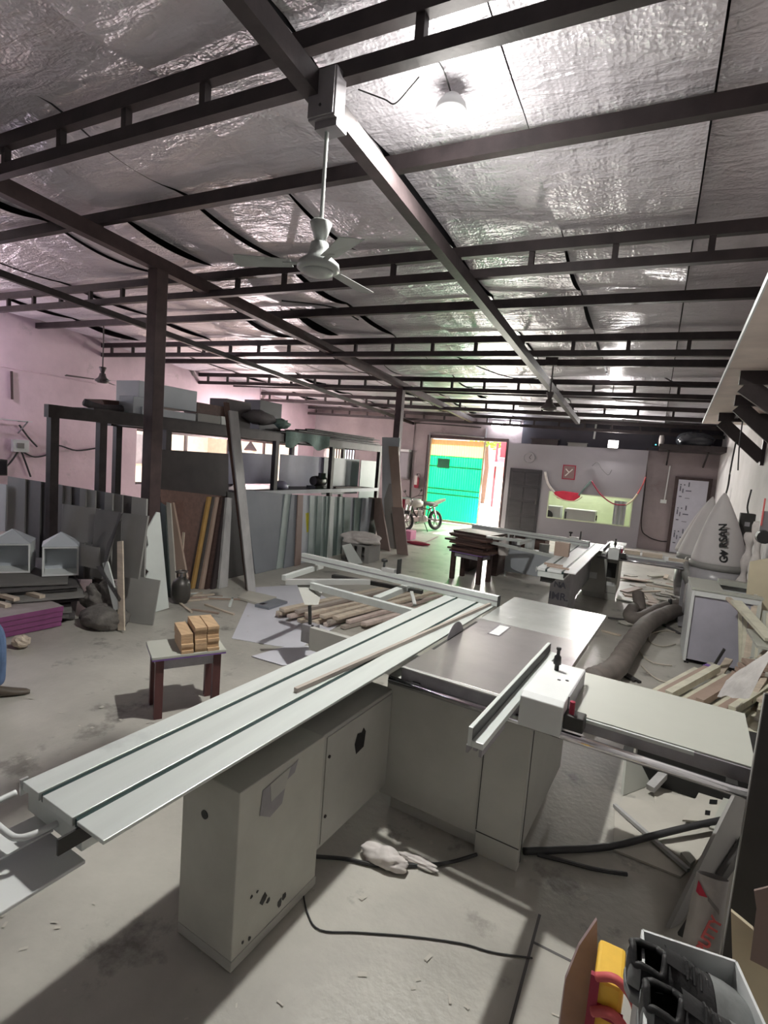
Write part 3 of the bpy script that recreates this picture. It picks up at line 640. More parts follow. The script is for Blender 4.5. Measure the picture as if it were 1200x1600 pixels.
    for u in (m0+.1, m1-.1, e0+.35, e1-.08): B('rail_bracket', MB().box(u-.02, u+.02, rv+.005, rv+.07, .785, .81), 'machine_dark')
    B('extension_table', MB().box(e0, e1, ev0+.012, ev1, .848, TZ), d['ext_mat'], bev=.002)
    B('extension_apron', MB().box(e0+.02, e1, ev0+.0, ev0+.014, .80, .862), 'steel_grey')
    B('apron_lip', MB().box(e0+.10, e1-.22, ev0-.006, ev0+.008, .85, .866), 'alu', bev=.001)
    B('extension_frame', MB().box(e0, e0+.04, ev0+.02, ev1-.02, .80, .848).box(e1-.04, e1-.005, ev0+.02, ev1-.02, .80, .848).box(e0+.04, e1-.04, ev1-.05, ev1-.02, .80, .848), 'machine_dark')
    # rip fence and its carrier box
    f0, f1, fv0, fv1 = d['fence']
    fp = B('rip_fence', MB().box(f0, f0+.018, fv0, fv1, .878, .958).box(f0+.018, f1, fv0, fv1, .878, .905), 'alu', bev=.0015)
    build('fence_channel', MB().box(f0-.004, f0+.006, fv0+.004, fv0+.3, .845, .878).box(f1-.016, f1-.004, fv0+.004, fv0+.3, .845, .878).box(f0+.02, f1-.03, fv0+.02, fv0+.3, .855, .878).xf(T), 'steel_grey', fp)
    build('fence_face', MB().box(f0+.018, f0+.0195, fv0+.002, fv1, .906, .955).xf(T), 'machine_dark', fp)
    c0, c1, cv0, cv1 = d['carrier']
    cr = MB().prism([(c0, cv0, .79), (c0, cv0, .935), (c0, cv0+.03, .955), (c0, cv1, .95), (c0, cv1, .88), (c0, ev0-.01, .875), (c0, ev0-.01, .79)], (c1-c0, 0, 0))
    k = B('fence_carrier', cr, 'white_paint', bev=.005)
    build('clamp_knob', MB().lathe([(.012, 0), (.012, .03), (.02, .035), (.018, .075), (.009, .085), (.009, .11), (.013, .115), (.013, .125)], (c0+.075, cv1-.13, .953), 12).xf(T), 'black', k, smooth=True)
    build('fine_adjust', MB().box(c1, c1+.09, cv0+.02, cv0+.10, .83, .90).xf(T), 'machine_dark', k, bev=.006)
    build('lever', MB().tube([(c1+.03, cv0+.05, .89), (c1+.03, cv0+.045, .96)], .012, 10).xf(T), 'maroon', k)
    build('side_cover', MB().box(c1, c1+.006, cv0+.1, cv1-.03, .872, .955).xf(T), 'steel_grey', k)
    for x, y in ((.13, .28), (.17, .3)): build('screw_hole', MB().lathe([(.009, 0), (.009, .0015)], (c0+x*.9, cv0+y, .9535), 8).xf(T), 'black', k)
    # crosscut fence and outrigger frame
    (xa, ya), (xb, yb_) = d['cross']
    A = V((xa, ya, .915)); Bp = V((xb, yb_, .915))
    cf = B('crosscut_fence', MB().bar(A, Bp, .048, .085), 'alu', bev=.002)
    dr = (Bp-A).normalized(); nr = V((-dr.y, dr.x, 0))
    build('fence_groove', MB().bar(A-nr*.0246, Bp-nr*.0246, .002, .012).xf(T), 'steel_grey', cf)
    build('scale_strip', MB().bar(A-nr*.012+V((0, 0, .0432)), Bp-nr*.012+V((0, 0, .0432)), .02, .001).xf(T), 'alu_bright', cf)
    build('end_cap', MB().bar(Bp, Bp+dr*.006, .05, .088).xf(T), 'machine_dark', cf)
    S = A+(Bp-A)*d['stop']
    st = B('flip_stop', MB().bar(S-dr*.07+V((0, 0, .06)), S+dr*.07+V((0, 0, .06)), .05, .035).bar(S-dr*.05+nr*.03, S+dr*.05+nr*.03, .012, .10), 'alu_bright', bev=.003)
    build('knob', MB().lathe([(.012, 0), (.010, .05), (.03, .055), (.03, .075), (.012, .082)], S-dr*.06+V((0, 0, .075)), 14).xf(T), 'black', st, smooth=True)
    build('stop_flap', MB().box(-.008, .008, -.02, .045, 0, .15).xf(Matrix.Translation(S+dr*.10+V((0, 0, .03)))).xf(T), 'machine_dark', st, bev=.004)
    for nm, p0, p1, w_, h_, mt in d['frame']: B(nm, MB().bar(p0, p1, w_, h_), mt, bev=.002)
    for nm, pts, dd, mt in d.get('plates', []): B(nm, MB().prism(pts, dd), mt)
    for nm, pts, r, mt in d.get('rods', []): B(nm, MB().tube(pts, r, 10), mt)
    return t
def L1(x, y, z): return T1i @ P(x, y, z=z)
rodp = L1(481, 990, .42)
armend = V((-1.55, rodp.y-.1, .44))
d1 = dict(slide=(-1.762, -1.315, .825, 4.21), top='alu', way=4.0, handle=True, detail=True, ks=1.0,
    cabs=[(-1.618, -1.308, 1.345, 1.86, 0, .735, 'machine_worn'), (-1.60, -1.335, 1.885, 2.54, .14, .715, 'machine_paint')],
    body=(-1.37, -.545, 2.515, 3.46), table=(-1.278, -.505, 2.53, 4.615, 3.73), ext=(-.47, .347, 2.555, 3.165), ext_mat='white_top', railv=2.462,
    fence=(-.672, -.605, 1.955, 3.27), carrier=(-.60, -.40, 2.44, 2.98), cross=((-3.47, 4.30), (-1.285, 4.17)), stop=.50,
    frame=[('frame_tube', L1(446, 909, .80), L1(578, 909, .82), .045, .05, 'alu_bright'), ('frame_tube', L1(443, 903, .80), L1(503, 884, .82), .045, .05, 'alu'),
           ('frame_tube', L1(487, 915, .78), L1(700, 972, .80), .045, .06, 'alu'), ('frame_tube', L1(588, 937, .80), L1(648, 912, .82), .07, .05, 'alu'),
           ('frame_tube', L1(520, 900, .79), L1(660, 925, .80), .05, .035, 'machine_dark'), ('frame_strut', L1(648, 945, .78), L1(643, 925, .82), .03, .02, 'alu_bright'),
           ('swing_arm', rodp+V((.04, 0, -.03)), armend, .05, .20, 'machine_paint')],
    plates=[('support_gusset', [L1(464, 913, .77), L1(503, 913, .77), L1(494, 945, .66), L1(476, 945, .66)], (.01, .02, 0), 'machine_paint'),
            ('arm_clamp', [rodp+V((-.075, 0, .07)), rodp+V((.05, 0, .07)), rodp+V((.05, 0, -.09)), rodp+V((-.075, 0, -.09))], (0, .1, 0), 'steel_grey')],
    rods=[('support_rod', [L1(484, 946, .66), rodp+V((0, .05, -.13))], .016, 'machine_dark'), ('guide_stub', [rodp+V((.03, .02, .08)), rodp+V((.03, .02, -.14))], .012, 'machine_dark')])
panel_saw('large foreground sliding panel saw with long pale aluminium table and chrome rail', T1, d1)

# batten lying on the sliding table
a = T1 @ V((-1.513, 1.885, .882)); b = T1 @ V((-1.345, 4.14, .882))
single('wood_batten', MB().bar(a, b, .022, .022), 'batten_tan', 'thin pale brown batten lying along the foreground sliding table', 'batten')

T2 = saw_frame(1.0)
d2 = dict(slide=(-1.24, -.80, 6.32, 9.5), top='white_paint', way=9.2, ks=.8,
    cabs=[(-1.16, -.92, 6.85, 7.5, 0, .74, 'steel_grey'), (-1.14, -.95, 7.55, 9.2, .3, .72, 'steel_grey')],
    body=(-1.10, -.53, 9.25, 10.1), table=(-.76, -.50, 8.75, 10.2, 9.6), ext=(-.48, .34, 8.55, 9.05), ext_mat='white_paint', railv=8.50,
    fence=(-.72, -.66, 8.3, 9.3), carrier=(-.655, -.50, 8.44, 8.8), cross=((-3.05, 9.25), (-.98, 8.95)), stop=.88,
    frame=[('frame_tube', V((-2.65, 8.85, .80)), V((-2.0, 9.1, .80)), .05, .05, 'alu'), ('frame_tube', V((-2.6, 8.9, .72)), V((-1.3, 8.3, .72)), .05, .05, 'alu'),
           ('frame_tube', V((-2.0, 8.5, .82)), V((-1.95, 9.1, .82)), .05, .05, 'alu')])
s2 = panel_saw('second panel saw behind the first with pale table and lettered base', T2, d2)
build('side_vent', MB().box(-.70, -.56, 9.235, 9.25, .38, .62).xf(T2), 'black', s2)
build('rating_plate', MB().box(-.97, -.84, 9.243, 9.252, .32, .42).xf(T2), 'white_paint', s2)
build('foot_label', MB().box(-.68, -.56, 9.243, 9.252, .24, .30).xf(T2), 'white_paint', s2)
mt = T2 @ frame((-1.04, 6.843, .45), (1, 0, 0), (0, 0, 1), (0, -1, 0))
LET = []
for s_, z_, sz in (('NA', .60, .10), ('IMR.', .45, .13), ('CO.', .30, .10)):
    LET.append((s_, z_, sz))
for (u0, u1, v0, v1, zz, hh, m_, lab) in ((-1.22, -1.0, 6.65, 6.69, .87, .02, 'wood_tan', 'first pink tinted stick lying across the second saw table'), (-1.16, -.9, 6.50, 6.53, .87, .02, 'wood_tan', 'second pink tinted stick at the near end of the second saw table')):
    single('wood_stick', MB().bar(T2 @ V((u0, v0, zz+.011)), T2 @ V((u1, v1-.05, zz+.011)), .03, .02), m_, lab, 'stick')
c = P(878, 866, z=.88)
single('wood_block', MB().box(-1.13, -.94, 7.5, 7.62, .871, 1.06), 'wood_tan', 'squarish brown offcut standing on the second saw table', 'block')
single('wood_board', MB().box(-.30, -.08, 8.72, 8.90, .872, .93), 'wood_pale', 'left one of the pale board stubs on the second saw extension', 'board')
single('wood_board', MB().box(-.05, .22, 8.68, 8.84, .872, .93), 'wood_pale', 'middle pale board stub on the second saw extension table', 'board')
single('wood_board', MB().box(.30, .56, 8.60, 8.68, .872, .91), 'wood_pale', 'right end pale board strip on the second saw extension table', 'board')
# white bench with clutter left of the second saw
t = thing('tool_bench', 'white framed tool bench with clutter left of the second saw', 'bench', (-1.9, 9.9, 0))
build('top', MB().box(-2.35, -1.35, 9.75, 10.25, .80, .83), 'white_paint', t); build('shelf', MB().box(-2.3, -1.4, 9.8, 10.2, .5, .52), 'white_paint', t)
build('front_panel', MB().box(-2.33, -1.37, 9.74, 9.76, .1, .52), 'board_bluelight', t)
for x in (-2.33, -1.40): build('post', MB().box(x, x+.03, 9.75, 9.78, 0, .8), 'white_paint', t); build('post', MB().box(x, x+.03, 10.2, 10.23, 0, .8), 'white_paint', t)
for i, (x, h, m_) in enumerate(((-2.2, .18, 'box_grey'), (-1.95, .22, 'white_paint'), (-1.68, .15, 'board_grey'))):
    single('paint_tin', MB().lathe([(.09, 0), (.09, h), (.095, h), (.095, h+.012), (.08, h+.012)], (x, 9.95, .521), 14), m_, ['grey tin on the bench shelf, leftmost of three', 'white tin on the bench shelf, middle of three', 'dark grey tin on the bench shelf, right of three'][i], 'tin')

# ================================================================ LEFT SIDE: RACK, BOARDS, BOXES
RX = -6.4
def xb(name, label, cat, x0, y0, x1, y1, X, dep, mat, group=None, bev=0, tz=None):    # box whose front face lies in a plane X
    xm, ym = (x0+x1)/2, (y0+y1)/2
    ya, yb2 = P(x0, ym, X=X).y, P(x1, ym, X=X).y; z0, z1 = P(xm, y1, X=X).z, P(xm, y0, X=X).z
    if tz is not None: z0 = tz; z1 = max(z1, tz+.04)
    mb = MB().box(X-dep, X, ya, yb2, z0, z1)
    if name is None: return mb
    return single(name, mb, mat, label, cat, group, bev=bev)
t = thing('storage_rack', 'dark steel storage rack with long top beams holding sheets and boxes', 'rack', (RX-.6, 8, 0))
YR0, YR1 = 3.72, 12.3
build('top_beam', MB().box(RX-.09, RX, YR0, YR1, 2.19, 2.34), 'steel_dark', t); build('top_beam', MB().box(RX-1.2, RX-1.1, 5.3, YR1, 2.19, 2.34), 'steel_dark', t)
for y in (5.4, 7.95, 10.1, 12.2): build('cross_beam', MB().box(RX-1.1, RX-.09, y-.05, y+.05, 2.2, 2.32), 'steel_dark', t)
for k in range(5): build('deck_board', MB().box(RX-1.15+.23*k, RX-.95+.23*k, (4.3 if k > 2 else 5.35), YR1, 2.341, 2.365), 'wood_black', t)
for y in (3.80, 4.42, 5.45, 7.95, 9.9, 12.15): build('post', MB().box(RX-.09, RX-.0, y-.05, y+.05, 0, 2.19), 'steel_dark', t)
for y in (5.45, 7.95, 9.9, 12.15): build('post', MB().box(RX-1.2, RX-1.11, y-.05, y+.05, 0, 2.19), 'steel_dark', t)
build('shelf', MB().box(RX-1.1, RX-.0, 7.0, 12.1, 1.20, 1.25), 'steel_dark', t)
build('shelf_edge', MB().box(RX, RX+.03, 7.05, 12.1, 1.18, 1.26), 'board_bluelight', t)
ZT = 2.366
# grey leaning row by the wall side of the rack
xs_ = [12, 40, 64, 80, 98, 110, 125, 134, 149, 164, 176, 191, 206, 229]
mats = ['board_grey3', 'board_grey2', 'board_dark', 'board_grey2', 'board_grey', 'board_dark', 'board_grey', 'board_grey3', 'board_dark', 'board_grey', 'board_grey2', 'board_dark', 'board_grey3']
ordn = ['first', 'second', 'third', 'fourth', 'fifth', 'sixth', 'seventh', 'eighth', 'ninth', 'tenth', 'eleventh', 'twelfth', 'thirteenth']
for i in range(13):
    x0, x1 = xs_[i], xs_[i+1]; y0 = 742+.163*x0; y1 = 742+.163*x1
    off_ = .03*(i % 3)
    board('leaning_board', (-9.0, 3.98+off_), (-5.2, 3.9+off_), 10, [(x0, y0), (x1, y1), (x1-4, 905), (x0-5, 905)], .02, mats[i], f'{ordn[i]} board from the wall end of the grey leaning row', 'board', 'grey boards leaning in a row before the rack')
board('leaning_board', (-9.0, 3.9), (-5.2, 3.85), 10, [(-30, 752), (10, 757), (8, 830), (-30, 830)], .02, 'white_paint', 'white board at the wall end of the grey leaning row')
for i, (px, m_, dd, lab) in enumerate((
    ([(97, 787), (155, 795), (143, 850), (95, 842)], 'board_grey3', 3.74, 'plain brownish grey panel leaning low before the grey row'),
    ([(150, 795), (190, 800), (158, 905), (140, 900)], 'board_grey2', 3.70, 'tall dark grey panel leaning beside the brownish grey panel'),
    ([(191, 801), (231, 806), (216, 905), (188, 900)], 'board_grey', 3.66, 'tall mid grey panel leaning just left of the near column'))):
    board('leaning_board', (-9, dd+.1), (-5.0, dd), 9, px, .02, m_, lab)
board('leaning_board', P(195, 972, z=0), P(240, 978, z=0), 9, [(193, 897), (250, 907), (238, 978), (194, 972)], .018, 'board_grey3', 'squarish grey panel leaning lowest before the near column')
board('leaning_board', (-7, 3.62), (-4.9, 3.58), 12, [(125, 850), (155, 856), (155, 890), (127, 884)], .012, 'board_grey', 'small grey square board propped beside the white drawer boxes')
for px, m_, lab in (([(183, 846), (191, 845), (194, 985), (184, 985)], 'wood_pale', 'upright pale batten leaning beside the dark sack'), ([(160, 880), (168, 877), (187, 950), (178, 955)], 'board_white', 'short white strip leaning behind the dark sack'), ([(150, 885), (157, 884), (190, 936), (186, 941)], 'board_dark', 'thin dark strip slanting behind the dark sack'), ([(160, 897), (167, 850), (190, 803), (186, 800)], 'board_dark', 'narrow dark strip slanting between two tall grey panels')):
    board('leaning_strip', (-7, 3.60), (-4.75, 3.52), 12, px, .015, m_, lab, 'strip')
# white irregular cutout panel and neighbours right of the column
A0, B0 = P(222, 962, z=0), P(265, 952, z=0)
board('cutout_board', A0, B0, 6, [(245, 800), (250, 801), (264, 950), (240, 962), (213, 962), (214, 900), (226, 905), (233, 893), (222, 884), (220, 872), (232, 852), (230, 838), (226, 835)], .018, 'board_white', 'white offcut panel with notched left edge leaning near column', 'panel')
fA, fB = V((-5.55, 4.75, 0)), V((-5.1, 4.95, 0))
board('leaning_board', (-5.5, 4.72), (-5.0, 4.72), 11, [(251, 785), (258, 790), (266, 935), (254, 940)], .02, 'board_darkgreen', 'dark green board edge behind the white notched panel')
board('leaning_board', (-5.6, 4.86), (-5.0, 4.9), 10, [(255, 783), (266, 786), (276, 930), (266, 932)], .02, 'ply_dust', 'narrow dusty board between green board and brown batten')
board('leaning_batten', (-5.6, 4.95), (-5.0, 5.0), 10, [(263, 783), (270, 785), (292, 902), (286, 925), (280, 925)], .035, 'wood_tan', 'tall brown batten leaning beside the gas cylinder', 'batten')
board('leaning_board', (-5.7, 5.15), (-5.0, 5.2), 10, [(276, 830), (288, 832), (285, 870), (291, 902), (282, 903)], .015, 'wood_pale', 'small pale plywood offcut leaning on the big brown panel')
# big brown panels on the rack
board('brown_sheet', (-6.3, 4.9), (-6.3, 8.0), 3, [(250, 702), (357, 709), (357, 778), (250, 772)], .02, 'wood_black', 'upper dark brown panel standing in the rack below the bright window', 'panel')
board('brown_sheet', (-5.75, 4.9), (-5.65, 7.4), 9, [(249, 764), (364, 777), (352, 925), (272, 930)], .02, 'wood_brown', 'large reddish brown panel leaning behind the yellow edged board', 'panel')
xq = [(326, 334, 300, 307, 'wood_yellow', 'yellow edged board leaning on the big brown panel'), (334, 340, 308, 313, 'board_dark', 'first dark board right of the yellow edged board'), (339, 347, 313, 322, 'wood_tan', 'pale brown edged board right of the yellow edged board'),
      (346, 353, 322, 330, 'wood_dark', 'second dark board between pale edged board and dusty board'), (352, 356, 331, 337, 'wood_black', 'thin black board beside the dusty grey board'), (355, 363, 342, 356, 'wood_grey', 'dusty rough grey board with worn edge in the leaning bundle')]
for i, (a, b, c_, e, m_, lab) in enumerate(xq):
    board('edge_board', (-5.55+.05*i, 5.2), (-5.50+.05*i, 6.6), 9, [(a, 776+.25*i), (b, 777+.25*i), (e, 922-.3*i), (c_, 923-.3*i)], .04, m_, lab)
# tall grey plank
board('tall_plank', P(388, 926, z=0), P(399, 925, z=0), 12, [(358, 641), (372, 643), (400, 924), (388, 926)], .05, 'wood_grey', 'tall pale grey plank leaning against the rack top', 'plank')
board('tall_plank', P(384, 926, z=0)+V((-.05, .12, 0)), P(392, 926, z=0)+V((-.05, .12, 0)), 12, [(349, 628), (358, 629), (392, 927), (384, 927)], .04, 'wood_brown', 'tall brown plank right behind the pale grey plank', 'plank')
# gas cylinder
g = P(272, 944, z=0)+V((0, .1, 0)); g.z = 0
t = thing('gas_cylinder', 'small dark grey gas cylinder standing by the leaning brown batten', 'cylinder', g)
build('body', MB().lathe([(.08, .0), (.085, .02), (.11, .05), (.115, .1), (.115, .22), (.10, .28), (.05, .32), (.04, .33)], g, 20), 'cylinder_grey', t, smooth=True)
build('valve', MB().lathe([(.02, .33), (.02, .38), (.035, .385), (.035, .395)], g, 12), 'steel_grey', t)
build('collar', MB().torus(g+V((0, 0, .40)), .07, .009, 'z', 18, 6).bar(g+V((.068, 0, .3)), g+V((.068, 0, .4)), .015, .01).bar(g+V((-.068, 0, .3)), g+V((-.068, 0, .4)), .015, .01), 'cylinder_grey', t)
# sheets leaning in the middle of the rack
fx = -5.55
board('laminate_sheet', (fx, 6.7), (fx, 9), 9, [(383, 765), (446, 772), (438, 905), (425, 912), (400, 905)], .02, 'board_blue', 'large slate blue panel leaning at the rack beside the grey plank', 'panel')
board('laminate_sheet', (fx-.08, 6.3), (fx-.08, 9), 9, [(355, 768), (385, 772), (425, 905), (352, 918)], .02, 'board_charcoal', 'black panel behind the slate blue panel and the plank', 'panel')
sh = [(446, 458, 432, 446, 'board_greenlight'), (456, 468, 444, 462, 'board_blue'), (466, 474, 461, 470, 'brown_lam'), (472, 487, 470, 485, 'board_bluelight'), (485, 498, 482, 494, 'board_greenlight'), (497, 504, 492, 500, 'board_green'), (503, 511, 499, 507, 'board_greenlight'), (510, 518, 506, 514, 'board_green'), (517, 523, 512, 519, 'board_white'), (522, 532, 518, 527, 'board_green'), (531, 540, 527, 535, 'board_greenlight'), (539, 549, 535, 544, 'board_green'), (548, 556, 543, 552, 'board_blue'), (555, 568, 551, 562, 'board_green'), (567, 582, 560, 573, 'board_blue'), (580, 596, 571, 584, 'board_charcoal')]
words = ['first', 'second', 'third', 'fourth', 'fifth', 'sixth', 'seventh', 'eighth', 'ninth', 'tenth', 'eleventh', 'twelfth', 'thirteenth', 'fourteenth', 'fifteenth', 'last']
for i, (a, b, c_, e, m_) in enumerate(sh):
    o = board('glass_sheet' if 'green' in m_ else 'laminate_sheet', (fx+.035*(i % 3), 7.4), (fx-.04+.035*(i % 3), 11.6), 8, [(a, 772+.05*(a-446)), (b, 772+.05*(b-446)), (e, 892-.28*(e-440)), (c_, 892-.28*(c_-440))], .022, m_, f'{words[i]} sheet right of the slate blue panel in the leaning row', 'sheet', 'narrow sheets leaning under the rack shelf')
    if i == 3:
        pts, N = leanpts((fx-.004, 7.4), (fx-.044, 11.6), 8, [(477, 802), (487, 800), (484, 830), (479, 832)])
        q = MB().prism([p-N*.004 for p in pts], N*.003)
        build('yellow_sticker', q, 'yellow_sticker', None, org=o.location).parent = o
        st_ = bpy.data.objects['yellow_sticker']; st_.matrix_parent_inverse = Matrix(); st_.location = (0, 0, 0)
# bluish panels standing on the shelf, black machine, small things
for i, (x0, y0, x1, y1, X, m_, lab) in enumerate(((356, 708, 432, 756, RX-.6, 'board_lilac', 'left lilac panel standing inside the rack behind the plank'), (437, 712, 505, 770, RX-.75, 'board_lilac', 'middle lilac panel standing on the rack shelf'), (505, 716, 560, 772, RX-.7, 'board_blue', 'right bluish panel standing on the rack shelf'), (562, 720, 592, 790, RX-.5, 'board_blue', 'narrow bluish panel by the last rack post'))):
    xb('lilac_sheet', lab, 'panel', x0, y0, x1, y1, X, .02, m_, 'panels standing on the rack shelf')
c = V((RX-.25, 9.75, 1.251))
t = thing('grinder_machine', 'black bench grinder sitting on the middle rack shelf', 'machine', c)
build('base', MB().box(c.x-.12, c.x+.12, c.y-.28, c.y+.25, 1.251, 1.31), 'black', t); build('motor', MB().lathe([(.09, -.17), (.11, -.14), (.11, .14), (.09, .17)], (c.x, c.y, 1.42), 16, 'y'), 'black', t, smooth=True)
build('wheel', MB().lathe([(.10, .18), (.10, .21)], (c.x, c.y, 1.42), 18, 'y'), 'steel_dark', t); build('wheel', MB().lathe([(.10, -.21), (.10, -.18)], (c.x, c.y, 1.42), 18, 'y'), 'steel_dark', t); build('switch_box', MB().box(c.x+.05, c.x+.13, c.y-.1, c.y+.08, 1.46, 1.60), 'black', t)
mb = MB(); mb.ell((RX-.2, 8.35, 1.33), .16, .2, .09, .12, seed=4); single('cloth_bundle', mb, 'board_lilac', 'dark blue crumpled bundle on the rack shelf left of the grinder', 'cloth', smooth=True)
single('wood_offcut', MB().bar((RX-.1, 10.2, 1.275), (RX-.05, 11.3, 1.275), .06, .04), 'wood_dark', 'dark offcut lying on the rack shelf right of the grinder', 'offcut')
# things on top of the rack
for a in ((None, 'x'),): pass
xb('carton', 'large pale blue carton on the rack top behind the near column', 'carton', 217, 603, 308, 640, RX-.25, .5, 'board_bluelight', bev=.006, tz=2.366+.16)
xb('carton', 'small pale blue carton peeking out left of the near column', 'carton', 208, 620, 226, 650, RX-.06, .3, 'board_bluelight', bev=.006, tz=ZT)
xb('carton', 'long low pale blue carton under the large carton on the rack', 'carton', 222, 641, 306, 657, RX-.02, .75, 'board_bluelight', bev=.006, tz=ZT)
xb('carton', 'grey low box right of the pale blue cartons on the rack', 'carton', 309, 648, 345, 664, RX-.02, .5, 'board_grey3', bev=.006, tz=ZT)
xb('tray_box', 'small white box next to the plank on the rack top', 'box', 346, 651, 357, 668, RX-.02, .25, 'board_white', bev=.004, tz=ZT)
mb = MB().prism([P(160, 624, X=RX-.4), P(206, 628, X=RX-.4), P(198, 637, X=RX-.4), P(164, 634, X=RX-.4)], (-.4, 0, 0)); single('wood_crate', mb.xf(Matrix.Translation((0, 0, 0))), 'wood_brown', 'brown tapered tray on the rack top near the wall end', 'crate')
mb = MB().tube(smooth_path([V((RX-.3, y, ZT+.04+.03*math.sin(y*9))) for y in (4.35, 4.6, 4.9, 5.2)]), [.05]*6+[.06]*5+[.05]*4+[.02], 8); single('cloth_roll', mb, 'cloth_dark', 'dark cloth roll draped under the brown tray on the rack', 'cloth', smooth=True)
xb('board_stack', 'reddish brown boards lying on the rack right of the large carton', 'board', 308, 632, 352, 646, RX-.35, .3, 'wood_brown', tz=2.366)
xb('wood_box', 'dark brown open box on the rack top right of the plank', 'box', 354, 626, 392, 652, RX-.3, .4, 'wood_black', tz=ZT)
mb = MB().ell(P(405, 652, X=RX-.25), .16, .42, .13, .15, seed=9); single('cloth_bundle', mb, 'cloth_dark', 'grey crumpled cloth bundle between dark boxes on the rack', 'cloth', smooth=True)
xb('speaker_box', 'black square box standing highest on the rack top', 'box', 406, 628, 440, 660, RX-.55, .4, 'black', tz=ZT)
mb = MB().ell(P(440, 662, X=RX-.2), .12, .2, .09, .2, seed=5); single('cloth_bundle', mb, 'cloth_green', 'olive cloth bundle right of the black box on the rack', 'cloth', smooth=True)
mb = MB().grid(lambda u, w: V((RX+.02+.02*math.sin(u*14), 8.15+1.5*u, 2.40-.32*w*(.75+.25*math.sin(u*9+1)))), 24, 4); single('hanging_cloth', mb, 'cloth_green', 'grey green cloth hanging over the front rack beam', 'cloth', smooth=True)
for i in range(5):
    z = ZT+.005+.035*i; single('sheet_offcut', MB().bar((RX-.45+.05*i, 8.3+.25*i, z+.012), (RX-.25+.06*(i % 2), 12.1-.15*(i % 3), z+.012), .5-.06*i, .02), ['wood_grey', 'board_dark', 'board_grey', 'wood_black', 'board_dark'][i], ['lowest', 'second', 'third', 'fourth', 'topmost'][i]+' long sheet in the flat pile on the far rack top', 'sheet', 'sheets piled flat on the far rack top')
# panels at the end of the rack
board('end_board', (-5.75, 10.7), (-5.0, 10.95), 2, [(597, 683), (625, 684), (616, 852), (597, 850)], .03, 'board_bluelight', 'tall pale grey panel at the far end of the rack', 'panel')
board('end_board', (-5.2, 10.6), (-4.6, 10.65), 6, [(607, 697), (622, 698), (629, 800), (615, 800)], .03, 'wood_tan', 'pale tan plank standing high at the far rack end', 'plank')
board('end_board', (-5.55, 10.5), (-4.75, 10.2), 9, [(576, 777), (594, 778), (606, 876), (590, 879)], .04, 'brown_lam', 'left tan brown board leaning at the far rack end', 'board')
board('end_board', (-5.0, 10.15), (-4.35, 10.1), 9, [(612, 792), (630, 793), (637, 868), (619, 872)], .03, 'brown_lam', 'right tan brown board leaning at the far rack end', 'board')
board('end_board', (-5.3, 10.7), (-4.7, 10.7), 6, [(599, 755), (613, 756), (619, 860), (602, 862)], .02, 'board_grey3', 'translucent grey panel between the two tan brown boards', 'panel')
# left wall pieces: small shelf, black cabinet, switch box with cables, pipes
c = P(6, 730, X=XL+.25)
t = thing('wall_cabinet', 'black cabinet on a small wall bracket shelf at the far left', 'cabinet', (XL, c.y, 1.4))
c0, c1 = P(-60, 735, X=XL+.4), P(12, 735, X=XL+.4)
build('body', MB().box(XL, XL+.4, c0.y, c1.y, P(0, 718, X=XL+.4).z-.32, P(0, 718, X=XL+.4).z+.0), 'black', t, bev=.01); build('door', MB().box(XL+.4, XL+.415, c0.y+.05, c1.y-.03, P(0, 718, X=XL+.4).z-.29, P(0, 718, X=XL+.4).z-.03), 'glass_dark', t)
t = thing('wall_shelf', 'small white wire shelf fixed to the far left wall above the black cabinet', 'shelf', (XL, c.y, 2.0))
zz = P(0, 655, X=XL+.3).z
for k in range(4): build('wire_rail', MB().box(XL+.05+.09*k, XL+.065+.09*k, c0.y, c1.y+.5, zz, zz+.015), 'white_paint', t)
for y in (c0.y+.1, c1.y+.4): build('bracket', MB().bar((XL, y, zz-.25), (XL+.35, y, zz), .02, .02).bar((XL, y, zz-.005), (XL+.35, y, zz-.005), .02, .015), 'steel_grey', t)
c = P(32, 696, X=XL+.06)
t = thing('switch_box', 'white electric switch box on the far left wall with hanging cables', 'box', c)
build('body', MB().box(XL, XL+.09, c.y-.16, c.y+.16, c.z-.14, c.z+.12), 'white_paint', t, bev=.01); build('breaker', MB().box(XL+.09, XL+.11, c.y-.08, c.y+.05, c.z-.06, c.z+.05), 'board_grey', t)
for pts, lab in (([(28, 706), (14, 725), (-10, 745)], 'black cable sagging left from the white switch box'), ([(34, 706), (42, 728), (48, 745)], 'black cable dropping steeply from the white switch box'), ([(36, 706), (55, 714), (80, 708), (90, 696), (120, 704), (152, 700)], 'long cable looping right along the left wall from switch box'), ([(30, 664), (45, 684), (58, 698)], 'thin cable slanting down the left wall above the loop')):
    single('wall_cable', MB().tube(smooth_path([P(x, y, X=XL+.05) for x, y in pts]), .018, 6), 'cable', lab, 'cable')
a, b = P(18, 580, X=XL+.04), P(19, 624, X=XL+.04)
single('conduit', MB().tube([a, b], .025, 8), 'steel_brown', 'short dark upright pipe on the far left wall', 'pipe')
a, b = P(0, 572, X=XL+.02), P(150, 600, X=XL+.02)
single('conduit', MB().tube([a, b], .012, 6), 'plaster_left', 'long thin conduit running along the left wall', 'pipe')

